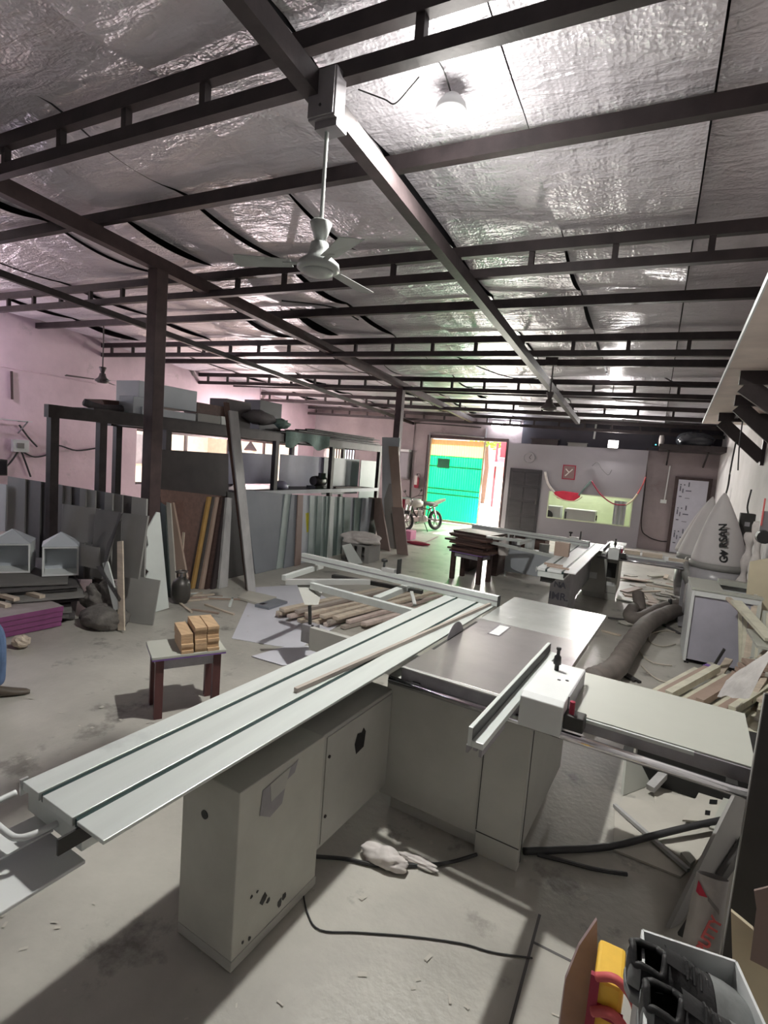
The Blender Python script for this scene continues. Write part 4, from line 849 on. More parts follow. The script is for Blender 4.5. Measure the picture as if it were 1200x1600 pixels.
# white drawer boxes on the pile
def drawer_box(c, w, d, h, rz, label, roof=True):
    t = thing('drawer_box', label, 'box', c); R_ = Matrix.Translation(c) @ Matrix.Rotation(rz, 4, 'Z'); th = .018
    def B(n, m, mt='white_paint'): return build(n, m.xf(R_), mt, t)
    B('side_panel', MB().box(-w/2, -w/2+th, 0, d, 0, h)); B('side_panel', MB().box(w/2-th, w/2, 0, d, 0, h)); B('back_panel', MB().box(-w/2+th, w/2-th, d-th, d, 0, h), 'board_bluelight')
    B('bottom_panel', MB().box(-w/2+th, w/2-th, 0, d-th, 0, th)); B('top_panel', MB().box(-w/2+th, w/2-th, 0, d-th, h-th, h))
    if roof: B('gable_lid', MB().prism([(-w/2, -.01, h+.001), (w/2, -.01, h+.001), (.0, d*.5, h+.14)], (0, .012, .0)).prism([(-w/2, -.01, h+.001), (0, d*.5, h+.14), (-w/2, d, h+.001)], (-.006, 0, .008)).prism([(w/2, -.01, h+.001), (w/2, d, h+.001), (0, d*.5, h+.14)], (.006, 0, .008)), 'board_bluelight')
    return t
pz = .40
for i in range(10):
    z = .035+.036*i; r = random.Random(40+i)
    m = Matrix.Translation((-6.35+r.uniform(-.12, .08), 3.62+r.uniform(-.06, .08), z)) @ Matrix.Rotation(rad(-28+r.uniform(-7, 7)), 4, 'Z')
    w_ = .95-.03*i+r.uniform(-.06, .06)
    single('flat_board', MB().box(-w_, w_, -.36, .36, -.012, .012).xf(m), ['board_dark', 'board_grey2', 'board_grey', 'board_charcoal'][i % 4], ['lowest', 'second', 'third', 'fourth', 'fifth', 'sixth', 'seventh', 'eighth', 'ninth', 'topmost'][i]+' flat board in the dark pile under the drawer boxes', 'board', 'dark boards piled under the drawer boxes')
pb = P(92, 893, z=.375)
drawer_box(V((-5.95, 3.62, .38)), .36, .34, .34, rad(58), 'white open drawer box at the right end of the dark board pile')
drawer_box(V((-6.42, 3.32, .38)), .40, .34, .34, rad(52), 'white open drawer box left of the other one on the pile')
drawer_box(V((-6.85, 3.12, .38)), .38, .34, .36, rad(50), 'white drawer box at the frame edge on the dark pile')
# purple edged stack and light timber on it
for i in range(4):
    m = Matrix.Translation((-5.78+.01*i, 2.95, .008+.055*i)) @ Matrix.Rotation(rad(85), 4, 'Z')
    t = thing('insulation_slab', ['lowest', 'second', 'third', 'topmost'][i]+' purple edged slab in the stack behind the person', 'slab', m.translation, 'purple edged slabs')
    build('core', MB().box(-.36, .36, -.40, .40, 0, .05).xf(m), 'purple_edge', t); build('skin', MB().box(-.36, .36, -.40, .40, .05, .053).xf(m), 'purple_top', t)
for i, (y, x0, x1, z) in enumerate(((2.78, -6.5, -5.62, .245), (2.98, -6.6, -5.70, .245), (2.88, -6.5, -5.66, .285), (3.10, -6.6, -5.6, .28))):
    single('timber_piece', MB().bar((x0, y+.05, z), (x1, y+.12, z), .06, .035), 'wood_pale', ['front', 'second', 'upper', 'rear'][i]+' pale timber strip on the purple edged stack', 'timber', 'pale strips on the purple edged stack')
t_ = MB().ell((-5.05, 2.72, .06), .08, .07, .06, .15, seed=2); single('stone', t_, 'wood_pale', 'small pale lump on the floor behind the jeans leg', 'stone')
# sack and crumpled sheet
def lump(c, rx, ry, rz, seed, amp=.12, n=56, m=30):
    f = smoothnoise(seed); mb = MB(); vs = []; fs = []
    for j in range(m+1):
        t = PI*j/m
        for k in range(n):
            a = 2*PI*k/n; d = V((math.sin(t)*math.cos(a), math.sin(t)*math.sin(a), math.cos(t)))
            q = 1+amp*f(d.x*2+d.z, d.y*2-d.z)+.5*amp*f(d.x*5+3, d.y*5+d.z*4)-.35*amp*abs(f(d.x*9+1, d.y*9+d.z*11))
            p = V((d.x*rx*q, d.y*ry*q, d.z*rz*q)); p.z = max(p.z, -rz*.55); vs.append(V(c)+p)
    for j in range(m):
        for k in range(n): fs.append((j*n+k, (j+1)*n+k, (j+1)*n+(k+1) % n, j*n+(k+1) % n))
    return mb.add(vs, fs)
c = P(150, 975, z=.1)
single('gunny_sack', lump((-5.08, 3.55, .085), .32, .24, .15, 11, .2), 'sack', 'full dark gunny sack lying before the leaning grey panels', 'sack', smooth=True)
single('gunny_sack', lump((-5.35, 3.70, .20), .26, .17, .2, 23, .34), 'sack', 'crumpled empty dark sack heaped behind the full one', 'sack', smooth=True)
board('leaning_strip', (-5.6, 3.62), (-5.2, 3.60), 15, [(148, 935), (163, 900), (180, 908), (165, 945)], .01, 'sack', 'bent dark scrap piece standing behind the sacks', 'scrap')

# ================================================================ STOOLS, FLOOR SHEETS, BATTENS
def stool(c, w, d, h, rz, label, mats=('white_top', 'wood_red'), lt=.055):
    t = thing('wooden_stool', label, 'stool', c); R_ = Matrix.Translation(c) @ Matrix.Rotation(rz, 4, 'Z')
    build('top', MB().box(-w/2-.03, w/2+.03, -d/2-.03, d/2+.03, h-.018, h).xf(R_), mats[0], t, bev=.002); build('top_edge', MB().box(-w/2-.028, w/2+.028, -d/2-.028, d/2+.028, h-.030, h-.018).xf(R_), 'purple', t)
    for sx in (-1, 1):
        for sy in (-1, 1): build('leg', MB().box(sx*(w/2-lt/2)-lt/2, sx*(w/2-lt/2)+lt/2, sy*(d/2-lt/2)-lt/2, sy*(d/2-lt/2)+lt/2, 0, h-.03).xf(R_), mats[1], t)
    for sy in (-1, 1): build('apron', MB().box(-w/2+lt, w/2-lt, sy*(d/2-.02)-.01, sy*(d/2-.02)+.01, h-.11, h-.03).xf(R_), 'steel_grey', t); 
    for sx in (-1, 1): build('apron', MB().box(sx*(w/2-.02)-.01, sx*(w/2-.02)+.01, -d/2+lt, d/2-lt, h-.11, h-.03).xf(R_), 'steel_grey', t)
    return t
sc_ = V((-3.02, 2.80, 0)); sr = rad(58)
hs = .48
stool(sc_, .46, .30, hs, sr, 'dark red wooden stool with pale top carrying stacked wood blocks')
R_ = Matrix.Translation(sc_+V((0, 0, hs))) @ Matrix.Rotation(sr, 4, 'Z')
n = 0
cols = [(-.02, 0, 6, 'front'), (.075, .0, 8, 'middle'), (.165, .0, 8, 'rear')]
for (x, y, k, nm) in cols:
    for i in range(k):
        r = random.Random(100+n); n += 1; s_ = r.uniform(-.012, .012); q = .004*(i-3)
        single('wood_block', MB().box(x-.042, x+.042, -.155+s_+q, .145+s_+q, .001+.0225*i, .0225+.0225*i).xf(R_), 'wood_block', f'{ordn[i]} plywood block from the bottom in the {nm} stack on the stool', 'block', 'plywood blocks stacked on the stool')
# sheets on the floor
def floorpoly(name, px, th, mat, label, cat='sheet', z=0, **k): return single(name, MB().prism([P(x, y, z=z)+V((0, 0, .001)) for x, y in px], (0, 0, th)), mat, label, cat, **k)
floorpoly('floor_sheet', [(362, 998), (398, 918), (470, 914), (560, 960), (470, 1012), (432, 1010)], .004, 'sheet_white', 'large pale sheet lying flat on the floor beyond the stool')
floorpoly('floor_sheet', [(393, 1026), (455, 1008), (520, 1012), (520, 1040), (440, 1040)], .005, 'sheet_white', 'small pale sheet on the floor nearest the sliding table', z=.006)
for i, (px, m_, lab) in enumerate((([(371, 936), (388, 926), (432, 936), (412, 949)], 'ply_dust', 'brown topped panel offcut on the pale floor sheet'), ([(398, 948), (430, 938), (449, 943), (420, 953)], 'board_blue', 'dark blue topped panel offcut on the pale floor sheet'))):
    floorpoly('panel_offcut', px, .03, m_, lab, 'panel', z=.008)
# battens lying in the pile behind the sliding table
r = random.Random(12); k = 0
bl_ = [('wood_tan', .35), ('wood_pale', .5), ('wood_brown', .2)]
lays = [(.03, 7, .0), (.075, 7, .05), (.12, 5, .10)]
for li_, (z, cnt, sh_) in enumerate(lays):
    for i in range(cnt):
        x = -3.82+.165*i+sh_+r.uniform(-.02, .02); a_ = V((x-.05, 4.95+.05*i+r.uniform(-.1, .1), z)); b_ = V((x+.42+r.uniform(-.05, .05), 7.2+r.uniform(-.35, .4), z))
        b_ = a_+(b_-a_)*.92
        k += 1
        single('timber_batten', MB().bar(a_, b_, .075+r.uniform(-.015, .02), .036), r.choice(['wood_pale', 'wood_pale', 'batten_pink', 'batten_pink', 'batten_tan']), f'{ordn[i]} batten from the left in the {["bottom", "middle", "top"][li_]} layer of the flat pile', 'batten', 'timber battens piled behind the sliding table')
# loose strips on the floor left of the sheet
r = random.Random(31)
for i in range(12):
    x, y = r.uniform(285, 365), r.uniform(925, 955); c = P(x, y, z=.012); a_ = r.uniform(0, PI)
    single('floor_strip', MB().bar(c-V((math.cos(a_), math.sin(a_), 0))*r.uniform(.15, .35), c+V((math.cos(a_), math.sin(a_), 0))*.2, .03, .018), r.choice(['wood_pale', 'wood_tan', 'board_white']), 'thin wood strip scattered on the floor before the brown panels', 'strip', 'thin strips scattered before the brown panels')
# white crate with rags and a white board near the sheets
c = V((-5.0, 8.95, 0))
t = thing('plastic_crate', 'pale plastic crate holding a heap of rags at the leaning sheets', 'crate', c)
for i in range(4): build('slat', MB().box(-.3+.17*i, -.2+.17*i, -.22, -.2, 0, .34).xf(Matrix.Translation(c)), 'board_grey3', t)
build('basket', MB().box(-.3, .3, -.2, .25, 0, .03).box(-.3, -.28, -.2, .25, .03, .34).box(.28, .3, -.2, .25, .03, .34).box(-.28, .28, .23, .25, .03, .34).box(-.3, .3, -.225, -.2, .30, .34).xf(Matrix.Translation(c)), 'board_grey3', t)
single('rag_heap', lump(c+V((0, 0, .42)), .36, .28, .14, 8, .25), 'cloth_white', 'crumpled off white rags heaped on the pale crate', 'cloth', smooth=True)
board('leaning_board', P(545, 884, z=0), P(566, 881, z=0), 25, [(535, 852), (548, 849), (567, 880), (548, 884)], .02, 'board_white', 'small white board leaning beside the rag crate')
board('leaning_board', (-5.4, 9.3), (-4.6, 9.5), 12, [(539, 842), (560, 840), (585, 868), (575, 878), (566, 878)], .02, 'board_charcoal', 'dark board behind the small white board at the sheets')

# stool with stacked dark boards near the gate
c = V((-2.72, 8.9, 0))
stool(c, .60, .42, .52, rad(-12), 'dark wooden trestle stool stacked with brown boards toward the gate', ('wood_dark', 'wood_dark'), .07)
r = random.Random(5)
for i in range(9):
    m = Matrix.Translation(c+V((r.uniform(-.06, .06), .1+r.uniform(-.08, .08)+.03*i, .522+.034*i))) @ Matrix.Rotation(rad(-14+r.uniform(-8, 8)), 4, 'Z')
    w_ = .36+r.uniform(-.08, .06); single('stacked_board', MB().box(-w_, w_, -.3, .35, 0, .032).xf(m), 'wood_dark' if i % 3 else 'wood_brown', f'{ordn[i]} brown board from the bottom on the trestle stool', 'board', 'brown boards on the trestle stool')
c2 = V((-2.75, 9.9, 0))
t = thing('wood_cabinet', 'dark brown low cabinet behind the trestle stool before the office door', 'cabinet', (-2.3, 11.2, 0))
build('body', MB().box(-3.0, -1.85, 11.0, 11.5, .05, .62), 'wood_brown', t); build('plinth', MB().box(-2.95, -1.9, 11.05, 11.45, 0, .05), 'wood_black', t); build('rail', MB().box(-3.02, -1.8, 10.96, 11.0, .20, .24), 'board_grey3', t); build('top', MB().box(-3.05, -1.8, 10.95, 11.52, .62, .65), 'wood_black', t)
t = thing('stack_pallet', 'dark brown pallet block carrying more boards behind the trestle stool', 'pallet', c2)
for x in (-.32, .22): build('bearer', MB().box(x, x+.1, -.3, .3, 0, .5).xf(Matrix.Translation(c2)), 'wood_dark', t)
build('deck', MB().box(-.4, .4, -.3, .3, .5, .54).xf(Matrix.Translation(c2)), 'wood_dark', t)
for i in range(7):
    m = Matrix.Translation(c2+V((r.uniform(-.05, .05), r.uniform(-.05, .05), .541+.036*i))) @ Matrix.Rotation(rad(-10+r.uniform(-6, 6)), 4, 'Z')
    single('stacked_board', MB().box(-.42, .42, -.3, .3, 0, .034).xf(m), 'wood_dark' if i < 6 else 'wood_pale', f'{ordn[i]} board from the bottom on the pallet behind the trestle', 'board', 'boards on the pallet behind the trestle')
mb = lump((-2.22, 9.05, .62), .09, .1, .20, 3, .2); single('plastic_bag', mb, 'cloth_white', 'crumpled white plastic bag hanging at the stacked dark boards', 'bag', smooth=True)

# ================================================================ GATE SIDE: BIKE, WALL FITTINGS, OUTSIDE
def motorbike(c, hd):
    t = thing('motorcycle', 'dusty parked motorcycle before the green gate', 'motorcycle', c)
    f = V((hd[0], hd[1], 0)).normalized(); s = V((-f.y, f.x, 0)); Mx = Matrix((f, s, V((0, 0, 1)))).transposed().to_4x4()
    Mx = Matrix.Translation(c) @ Mx @ Matrix.Rotation(rad(8), 4, 'X')
    def B(n, m, mt, p=None, **k): return build(n, m.xf(Mx), mt, p or t, **k)
    for x in (.62, -.62):
        w = B('wheel', MB().torus((x, 0, .30), .255, .048, 'y', 24, 8), 'rubber', smooth=True)
        B('rim', MB().torus((x, 0, .30), .20, .014, 'y', 22, 6), 'bike_metal', w, smooth=True)
        m = MB().lathe([(.05, -.05), (.05, .05)], (x, 0, .30), 10, 'y')
        for k in range(6): m.bar((x, 0, .3), (x+.2*math.cos(k*PI/3), 0, .3+.2*math.sin(k*PI/3)), .02, .02)
        B('spokes', m, 'bike_metal', w)
    B('frame', MB().tube([(.40, 0, .86), (.30, 0, .55), (.10, 0, .30), (-.25, 0, .32), (-.35, 0, .62)], .022, 6).tube([(.40, 0, .86), (.1, 0, .68), (-.35, 0, .62), (-.75, 0, .74)], .022, 6).tube([(-.2, .07, .34), (-.62, .08, .30)], .02, 6).tube([(-.2, -.07, .34), (-.62, -.08, .30)], .02, 6), 'steel_dark')
    B('engine', MB().box(-.15, .2, -.13, .13, .26, .42).lathe([(.09, -.14), (.09, .14)], (-.02, 0, .36), 12, 'y').box(.02, .2, -.08, .08, .42, .60), 'bike_metal', bev=.01)
    B('fuel_tank', MB().ell((.16, 0, .80), .27, .13, .12), 'bike_plastic', smooth=True)
    B('seat', MB().ell((-.32, 0, .80), .42, .13, .07), 'black', smooth=True)
    B('tail_fairing', MB().prism([(-.45, -.10, .70), (-.95, -.05, .88), (-.95, -.05, .95), (-.45, -.10, .80)], (0, .2, 0)), 'bike_plastic')
    B('mudguard', MB().grid(lambda u, w: V((.62+.32*math.cos(.6+u*1.9), -.06+.12*w, .30+.32*math.sin(.6+u*1.9))), 12, 2), 'bike_plastic', smooth=True)
    for y in (-.08, .08): B('fork', MB().tube([(.62, y, .30), (.40, y, .92)], .02, 6), 'bike_metal'); B('shock', MB().tube([(-.58, y, .32), (-.48, y, .68)], .028, 8), 'bike_metal')
    B('handlebar', MB().tube([(.24, -.36, 1.02), (.34, -.22, 1.02), (.38, 0, .95), (.34, .22, 1.02), (.24, .36, 1.02)], .013, 6), 'steel_dark')
    B('headlamp', MB().lathe([(.04, -.08), (.09, -.02), (.09, .04)], (.50, 0, .85), 14, 'x'), 'bike_plastic')
    for y in (-1, 1): B('mirror', MB().tube([(.33, .24*y, 1.03), (.32, .32*y, 1.14)], .007, 5).ell((.32, .33*y, 1.17), .015, .06, .04), 'black')
    B('exhaust', MB().tube([(.15, -.12, .32), (.1, -.15, .2), (-.3, -.16, .26), (-.75, -.17, .36)], [.02, .02, .035, .04], 8), 'bike_metal', smooth=True)
    B('side_stand', MB().bar((-.05, .1, .22), (.02, .28, -.03), .02, .02), 'steel_dark')
    return t
motorbike(V((-5.95, 14.2, .012)), (-.35, -.94))
def yb(x0, y0, x1, y1, Y, dep): 
    xm, ym = (x0+x1)/2, (y0+y1)/2
    return MB().box(P(x0, ym, Y=Y).x, P(x1, ym, Y=Y).x, Y, Y+dep, P(xm, y1, Y=Y).z, P(xm, y0, Y=Y).z)
c = P(631, 725, Y=17.0)
t = thing('meter_box', 'large grey electric meter box on the back wall left of the gate', 'box', c)
build('body', yb(624, 705, 638, 748, 16.92, .18), 'box_grey', t, bev=.01); build('hood', yb(623, 702, 639, 705.5, 16.86, .24), 'white_paint', t); build('door', yb(625.5, 708, 636.5, 745, 16.91, .012), 'office_wall', t)
c = P(651, 752, Y=17.0)
t = thing('fire_extinguisher', 'small red and white fire extinguisher on the wall left of the gate', 'extinguisher', c)
build('body', MB().lathe([(.03, -.24), (.085, -.22), (.085, .1), (.03, .18)], c, 14), 'maroon', t, smooth=True); build('label', MB().box(c.x-.05, c.x+.05, c.y-.092, c.y-.08, c.z-.12, c.z+.2), 'cloth_white', t)
build('valve', MB().lathe([(.02, .18), (.02, .25)], c, 8).box(c.x-.02, c.x+.1, c.y-.01, c.y+.01, c.z+.25, c.z+.27), 'black', t); build('bracket', MB().box(c.x-.03, c.x+.03, c.y+.06, YB, c.z-.05, c.z), 'black', t)
def wl(px, r, label, mat='steel_dark', Y=YB-.03): return single('conduit', MB().tube([P(x, y, Y=Y) for x, y in px], r, 6), mat, label, 'pipe')
wl([(640, 780), (642, 735), (649, 661), (700, 664), (752, 668)], .018, 'conduit rising beside the meter box and running over the gate')
wl([(661, 800), (672, 676), (756, 684)], .025, 'pale pipe framing the gate at its left and top', 'steel_grey', YB-.1)
t = thing('side_table', 'small green topped table with clutter left of the motorcycle', 'table', (-7.35, 15.6, 0))
build('top', MB().box(-7.85, -6.75, 15.3, 15.9, .78, .81), 'board_green', t)
for x in (-7.8, -6.85):
    for y in (15.35, 15.8): build('leg', MB().box(x, x+.05, y, y+.05, 0, .78), 'steel_dark', t)
t = thing('plastic_chair', 'dark red plastic chair behind the far tan board', 'chair', (-6.75, 14.5, 0))
m = Matrix.Translation((-6.85, 14.3, 0)) @ Matrix.Rotation(rad(20), 4, 'Z')
build('seat', MB().box(-.22, .22, -.2, .22, .42, .45).xf(m), 'maroon', t); build('backrest', MB().box(-.22, .22, .2, .23, .45, .85).xf(m), 'maroon', t)
for x in (-.2, .17):
    for y in (-.18, .18): build('leg', MB().box(x, x+.03, y, y+.03, 0, .42).xf(m), 'maroon', t)
c = P(638, 843, z=.0)
single('foam_block', MB().box(c.x-.15, c.x+.1, c.y-.1, c.y+.25, .001, .23), 'pink', 'pink block on the floor beside the tan boards toward the gate', 'block', bev=.01)
single('cloth', lump(P(654, 849, z=.03), .28, .12, .05, 6, .25), 'maroon', 'maroon cloth lying on the floor beside the pink block', 'cloth', smooth=True)
single('stick', MB().bar(P(660, 850, z=.02), P(684, 838, z=.02), .03, .02), 'board_pink', 'thin pale stick on the floor beyond the maroon cloth', 'stick')

# outside the gate and the side opening
t = thing('tree', 'sunlit yellow green tree seen through the gate gap', 'tree', (-8.6, 29, 0))
build('trunk', MB().tube([(-8.6, 29, 0), (-8.5, 29, 2), (-8.7, 29.1, 3.6)], [.16, .13, .1], 8), 'trunk', t)
r = random.Random(9); mb = MB()
for i in range(420):
    a, b_, q = r.uniform(0, 2*PI), r.uniform(-1, 1), r.uniform(.5, 1)**.5
    p = V((-8.6+1.7*q*math.cos(a)*math.sqrt(1-b_*b_), 29+1.7*q*math.sin(a)*math.sqrt(1-b_*b_), 4.2+1.2*q*b_)); d = V((r.uniform(-1, 1), r.uniform(-1, 1), r.uniform(-.6, .6))).normalized(); e = d.orthogonal().normalized()
    mb.add([p-d*.16, p+e*.09, p+d*.16, p-e*.09], [(0, 1, 2, 3)])
build('foliage', mb, 'leaf', t, kind='stuff')
sx0, sx1 = P(775, 725, Y=27).x, P(791, 725, Y=27).x
t = thing('street_stall', 'red painted stall with awning across the road outside the gate', 'stall', ((sx0+sx1)/2, 27, 0))
for x in (sx0, sx1): build('post', MB().box(x-.05, x+.05, 26.9, 27.0, 0, 3.3), 'red_paint', t)
build('awning', MB().prism([(sx0-.1, 26.4, 2.1), (sx1+.6, 26.4, 2.1), (sx1+.6, 27.6, 2.6), (sx0-.1, 27.6, 2.6)], (0, 0, .05)), 'pink_paint', t); build('counter', MB().box(sx0, sx1+.5, 26.9, 27.3, 1.5, 2.1), 'pink_paint', t)
build('back_panel', MB().box(sx0+.05, sx1+.5, 27.4, 27.44, 2.6, 4.2), 'red_paint', t)
t = thing('street_building', 'pale building across the road outside the gate', 'building', (-11, 36, 0))
build('wall', MB().box(-18, -9.4, 34, 40, 0, 6), 'building_out', t)
for x in (-16.5, -14.0, -11.5): f_ = build('window', MB().box(x-.6, x+.6, 33.95, 34.0, 1.2, 2.6), 'box_grey', t); build('pane', MB().box(x-.5, x+.5, 33.93, 33.95, 1.3, 2.5), 'glass_dark', f_)
build('roof_slab', MB().box(-18.3, -9.1, 33.6, 40.3, 6, 6.2), 'building_out', t)
t = thing('neighbour_building', 'sunlit cream building beyond the long side opening', 'building', (-17, 12, 0))
build('wall', MB().box(-19, -16.5, 2, 16.0, 0, 4.2), 'cream_out', t); build('wall', MB().box(-19, -15.0, 16.0, 24, 0, 4.2), 'tan_out', t)
for y in (6, 9.5, 13): f_ = build('window', MB().box(-16.52, -16.45, y-.5, y+.5, 1.1, 2.3), 'tan_out', t); build('pane', MB().box(-16.46, -16.43, y-.42, y+.42, 1.18, 2.22), 'box_grey', f_)
c = V((-13.6, 15.3, 0))
t = thing('gate_pillar', 'cream pillar with dark pointed cap outside the side opening', 'pillar', c)
build('shaft', MB().box(c.x-.2, c.x+.2, c.y-.2, c.y+.2, 0, 1.95), 'cream_out', t); build('cap', MB().lathe([(.32, 1.95), (.30, 2.0), (.02, 2.3)], c, 4), 'wood_dark', t)
single('straw_heap', lump((-13.3, 16.3, .32), .6, .6, .55, 14, .15), 'tan_out', 'brown rounded heap outside the side opening by the pillar', 'heap', smooth=True)

# ================================================================ RIGHT SIDE
# loft boards on steel brackets
e0, e1 = P(1197, 448, z=3.2), P(1098, 662, z=3.2); dd = (e1-e0).normalized(); e00 = e0-dd*1.6
t = thing('wall_loft', 'brown plywood loft platform on black steel brackets high on the right wall', 'loft', (XR, (e0.y+e1.y)/2, 3.2))
cuts = [0, .42, .84, 1.0]
for a, b in zip(cuts, cuts[1:]):
    p, q = e00+(e1-e00)*a, e00+(e1-e00)*(b-.002)
    build('loft_board', MB().prism([p, q, V((XR, q.y, 3.2)), V((XR, p.y, 3.2))], (0, 0, .04)), 'loft_ply', t)
build('edge_strip', MB().bar(e00+V((-.006, 0, .02)), e1+V((-.006, 0, .02)), .012, .05), 'white_paint', t)
for i, by in enumerate((4.9, 6.6, 8.3, 10.3)):
    xo = .80 if by > 7 else .65
    br = build('bracket', MB().bar((xo, by, 3.13), (XR, by, 3.13), .06, .14), 'steel_dark', t)
    build('brace', MB().bar((xo+.05, by, 3.06), (XR-.02, by, 2.48), .05, .18), 'steel_dark', br)
    build('wall_plate', MB().box(XR-.05, XR, by-.04, by+.04, 2.38, 3.13), 'steel_dark', br)
build('beam', MB().bar((1.0, 4.2, 3.13), (1.05, 12.1, 3.13), .05, .06), 'steel_dark', t)
c = P(1088, 690, Y=16.0); lz = c.z-.12
t = thing('wall_ledge', 'dark ledge at the right end of the back wall under a wrapped bundle', 'shelf', (c.x, 16.9, lz))
build('board', MB().box(c.x-.85, XR, 15.7, YB, lz-.14, lz), 'steel_dark', t)
for x in (c.x-.6, c.x+.3): build('bracket', MB().bar((x, YB-.02, lz-.5), (x, 15.9, lz-.15), .04, .04), 'steel_dark', t)
single('wrapped_bundle', lump((c.x-.05, 16.2, lz+.14), .48, .3, .25, 17, .22), 'poly_black', 'glossy dark plastic wrapped bundle on the ledge by the right wall', 'bundle', smooth=True)
# hanging cable from bracket to dust bags
single('hanging_cable', MB().tube(smooth_path([P(1150, 690, Y=8.9), P(1142, 730, Y=8.9), P(1138, 757, Y=8.8), P(1134, 772, Y=8.62)]), .012, 6), 'cable', 'dark rope holding up the large dust bag', 'rope')
single('hanging_cable', MB().tube(smooth_path([V((P(1158, 672, Y=9.0).x, 9.0, 3.195)), P(1156, 690, Y=9.0), P(1154, 715, Y=9.0), P(1153, 735, Y=9.0)]), .010, 6), 'cable', 'short dark cable hanging from the loft bracket', 'cable')
# dust collector
BY = 8.6
cb_ = P(1122, 882, Y=BY); ap = P(1133, 770, Y=BY)
t = thing('dust_collector', 'dust collector with tall cream cloth filter bags by the right wall', 'machine', (cb_.x, BY, 0))
def bag(base, apex, r, lab_mat='bag_cloth', n=28):
    base = V(base); apex = V(apex); mb = MB(); prof = [(1.0, 0), (1.0, .06), (.93, .2), (.75, .42), (.53, .64), (.31, .82), (.13, .95), (.03, 1.0)]; vs = []; fs = []
    for q, h in prof:
        cc = base+(apex-base)*h
        for k in range(n):
            a = 2*PI*k/n; w = 1+.03*math.sin(a*5+h*6)
            vs.append(cc+V((r*q*w*math.cos(a), r*q*w*.9*math.sin(a), 0)))
    for i in range(len(prof)-1):
        for k in range(n): fs.append((i*n+k, i*n+(k+1) % n, (i+1)*n+(k+1) % n, (i+1)*n+k))
    fs += [tuple(reversed(range(n))), tuple(range((len(prof)-1)*n, len(prof)*n))]
    return mb.add(vs, fs)
bz = cb_.z
b1 = build('filter_bag', bag((cb_.x, BY, bz), ap, .33), 'bag_cloth', t, smooth=True)
build('filter_bag', bag((cb_.x-.22, BY+.62, bz), P(1114, 776, Y=BY+.6), .26), 'bag_cloth', t, smooth=True); build('filter_bag', bag((cb_.x-.26, BY+1.15, bz), P(1109, 781, Y=BY+1.1), .24), 'bag_cloth', t, smooth=True)
build('ring', MB().lathe([(.36, -.05), (.36, .03)], (cb_.x, BY, bz), 28), 'board_grey3', t, smooth=True); build('waste_bag', MB().lathe([(.30, -.62), (.35, -.5), (.355, -.2), (.345, -.05)], (cb_.x, BY, bz), 24), 'bag_clear', t, smooth=True)
build('ring', MB().lathe([(.27, -.05), (.27, .03)], (cb_.x-.22, BY+.62, bz), 24), 'board_grey3', t, smooth=True); build('waste_bag', MB().lathe([(.24, -.62), (.27, -.4), (.28, -.05)], (cb_.x-.22, BY+.62, bz), 20), 'bag_clear', t, smooth=True)
build('stand', MB().box(cb_.x-.40, cb_.x+.34, BY-.3, BY+1.3, .02, .08).bar((cb_.x-.37, BY+.2, .08), (cb_.x-.37, BY+.2, bz), .05, .05).bar((cb_.x+.36, BY+.3, .08), (cb_.x+.36, BY+.3, bz), .05, .05), 'steel_grey', t)
build('fan_housing', MB().lathe([(.2, -.1), (.22, -.08), (.22, .08), (.2, .1)], (cb_.x-.27, BY-.3, .42), 20, 'x'), 'bag_clear', t); build('spring_hose', MB().tube([(cb_.x-.3, BY-.15, .6), (cb_.x-.4, BY, bz-.1), (cb_.x-.33, BY+.1, bz)], .07, 10), 'board_grey3', t, smooth=True)
ax = (ap-V((cb_.x, BY, bz))).normalized()
view = V((-cb_.x, -BY, 0)).normalized()
side = view.cross(ax).normalized(); nrm = ax.cross(side)*-1
nrm = side.cross(ax).normalized()
if nrm.dot(view) < 0: nrm = -nrm
bc = V((cb_.x, BY, bz))+(ap-V((cb_.x, BY, bz)))*.33+side*(-.04)
tdir = (ax+side*.10).normalized(); 
base_ = bc+nrm*.285; nt_ = (nrm+ax*.22).normalized(); ydir = nt_.cross(tdir).normalized()
def lettermesh(name, s_, size, mat, parent, mtx, ext=.002, bold=.004):
    c = bpy.data.curves.new('font', 'FONT'); c.body = s_; c.size = size; c.extrude = ext; c.offset = bold; c.align_x = 'CENTER'; c.align_y = 'CENTER'; c.resolution_u = 3
    o = bpy.data.objects.new('font', c); COL.objects.link(o); dg = bpy.context.evaluated_depsgraph_get(); dg.update()
    me = bpy.data.meshes.new_from_object(o.evaluated_get(dg)); bpy.data.objects.remove(o)
    me.transform(mtx); off = OFF[parent.name]; me.transform(Matrix.Translation(-off)); me.materials.clear(); me.materials.append(MAT[mat])
    q = bpy.data.objects.new(name, me); COL.objects.link(q); q.parent = parent; OFF[q.name] = off; q['kind'] = 'stuff'; return q
fr = frame(base_, tdir, ydir, nt_)
lettermesh('lettering', 'G   RSAN', .13, 'black', b1, fr, .006, .004)
em = MB().prism([(0, -.05, 0), (.036, .0, 0), (.05, .04, 0), (.018, .02, 0), (0, .055, 0), (-.018, .02, 0), (-.05, .04, 0), (-.036, 0, 0)], (0, 0, .006)).xf(fr @ Matrix.Translation((-.135, 0, 0)))
build('emblem', em, 'black', b1)
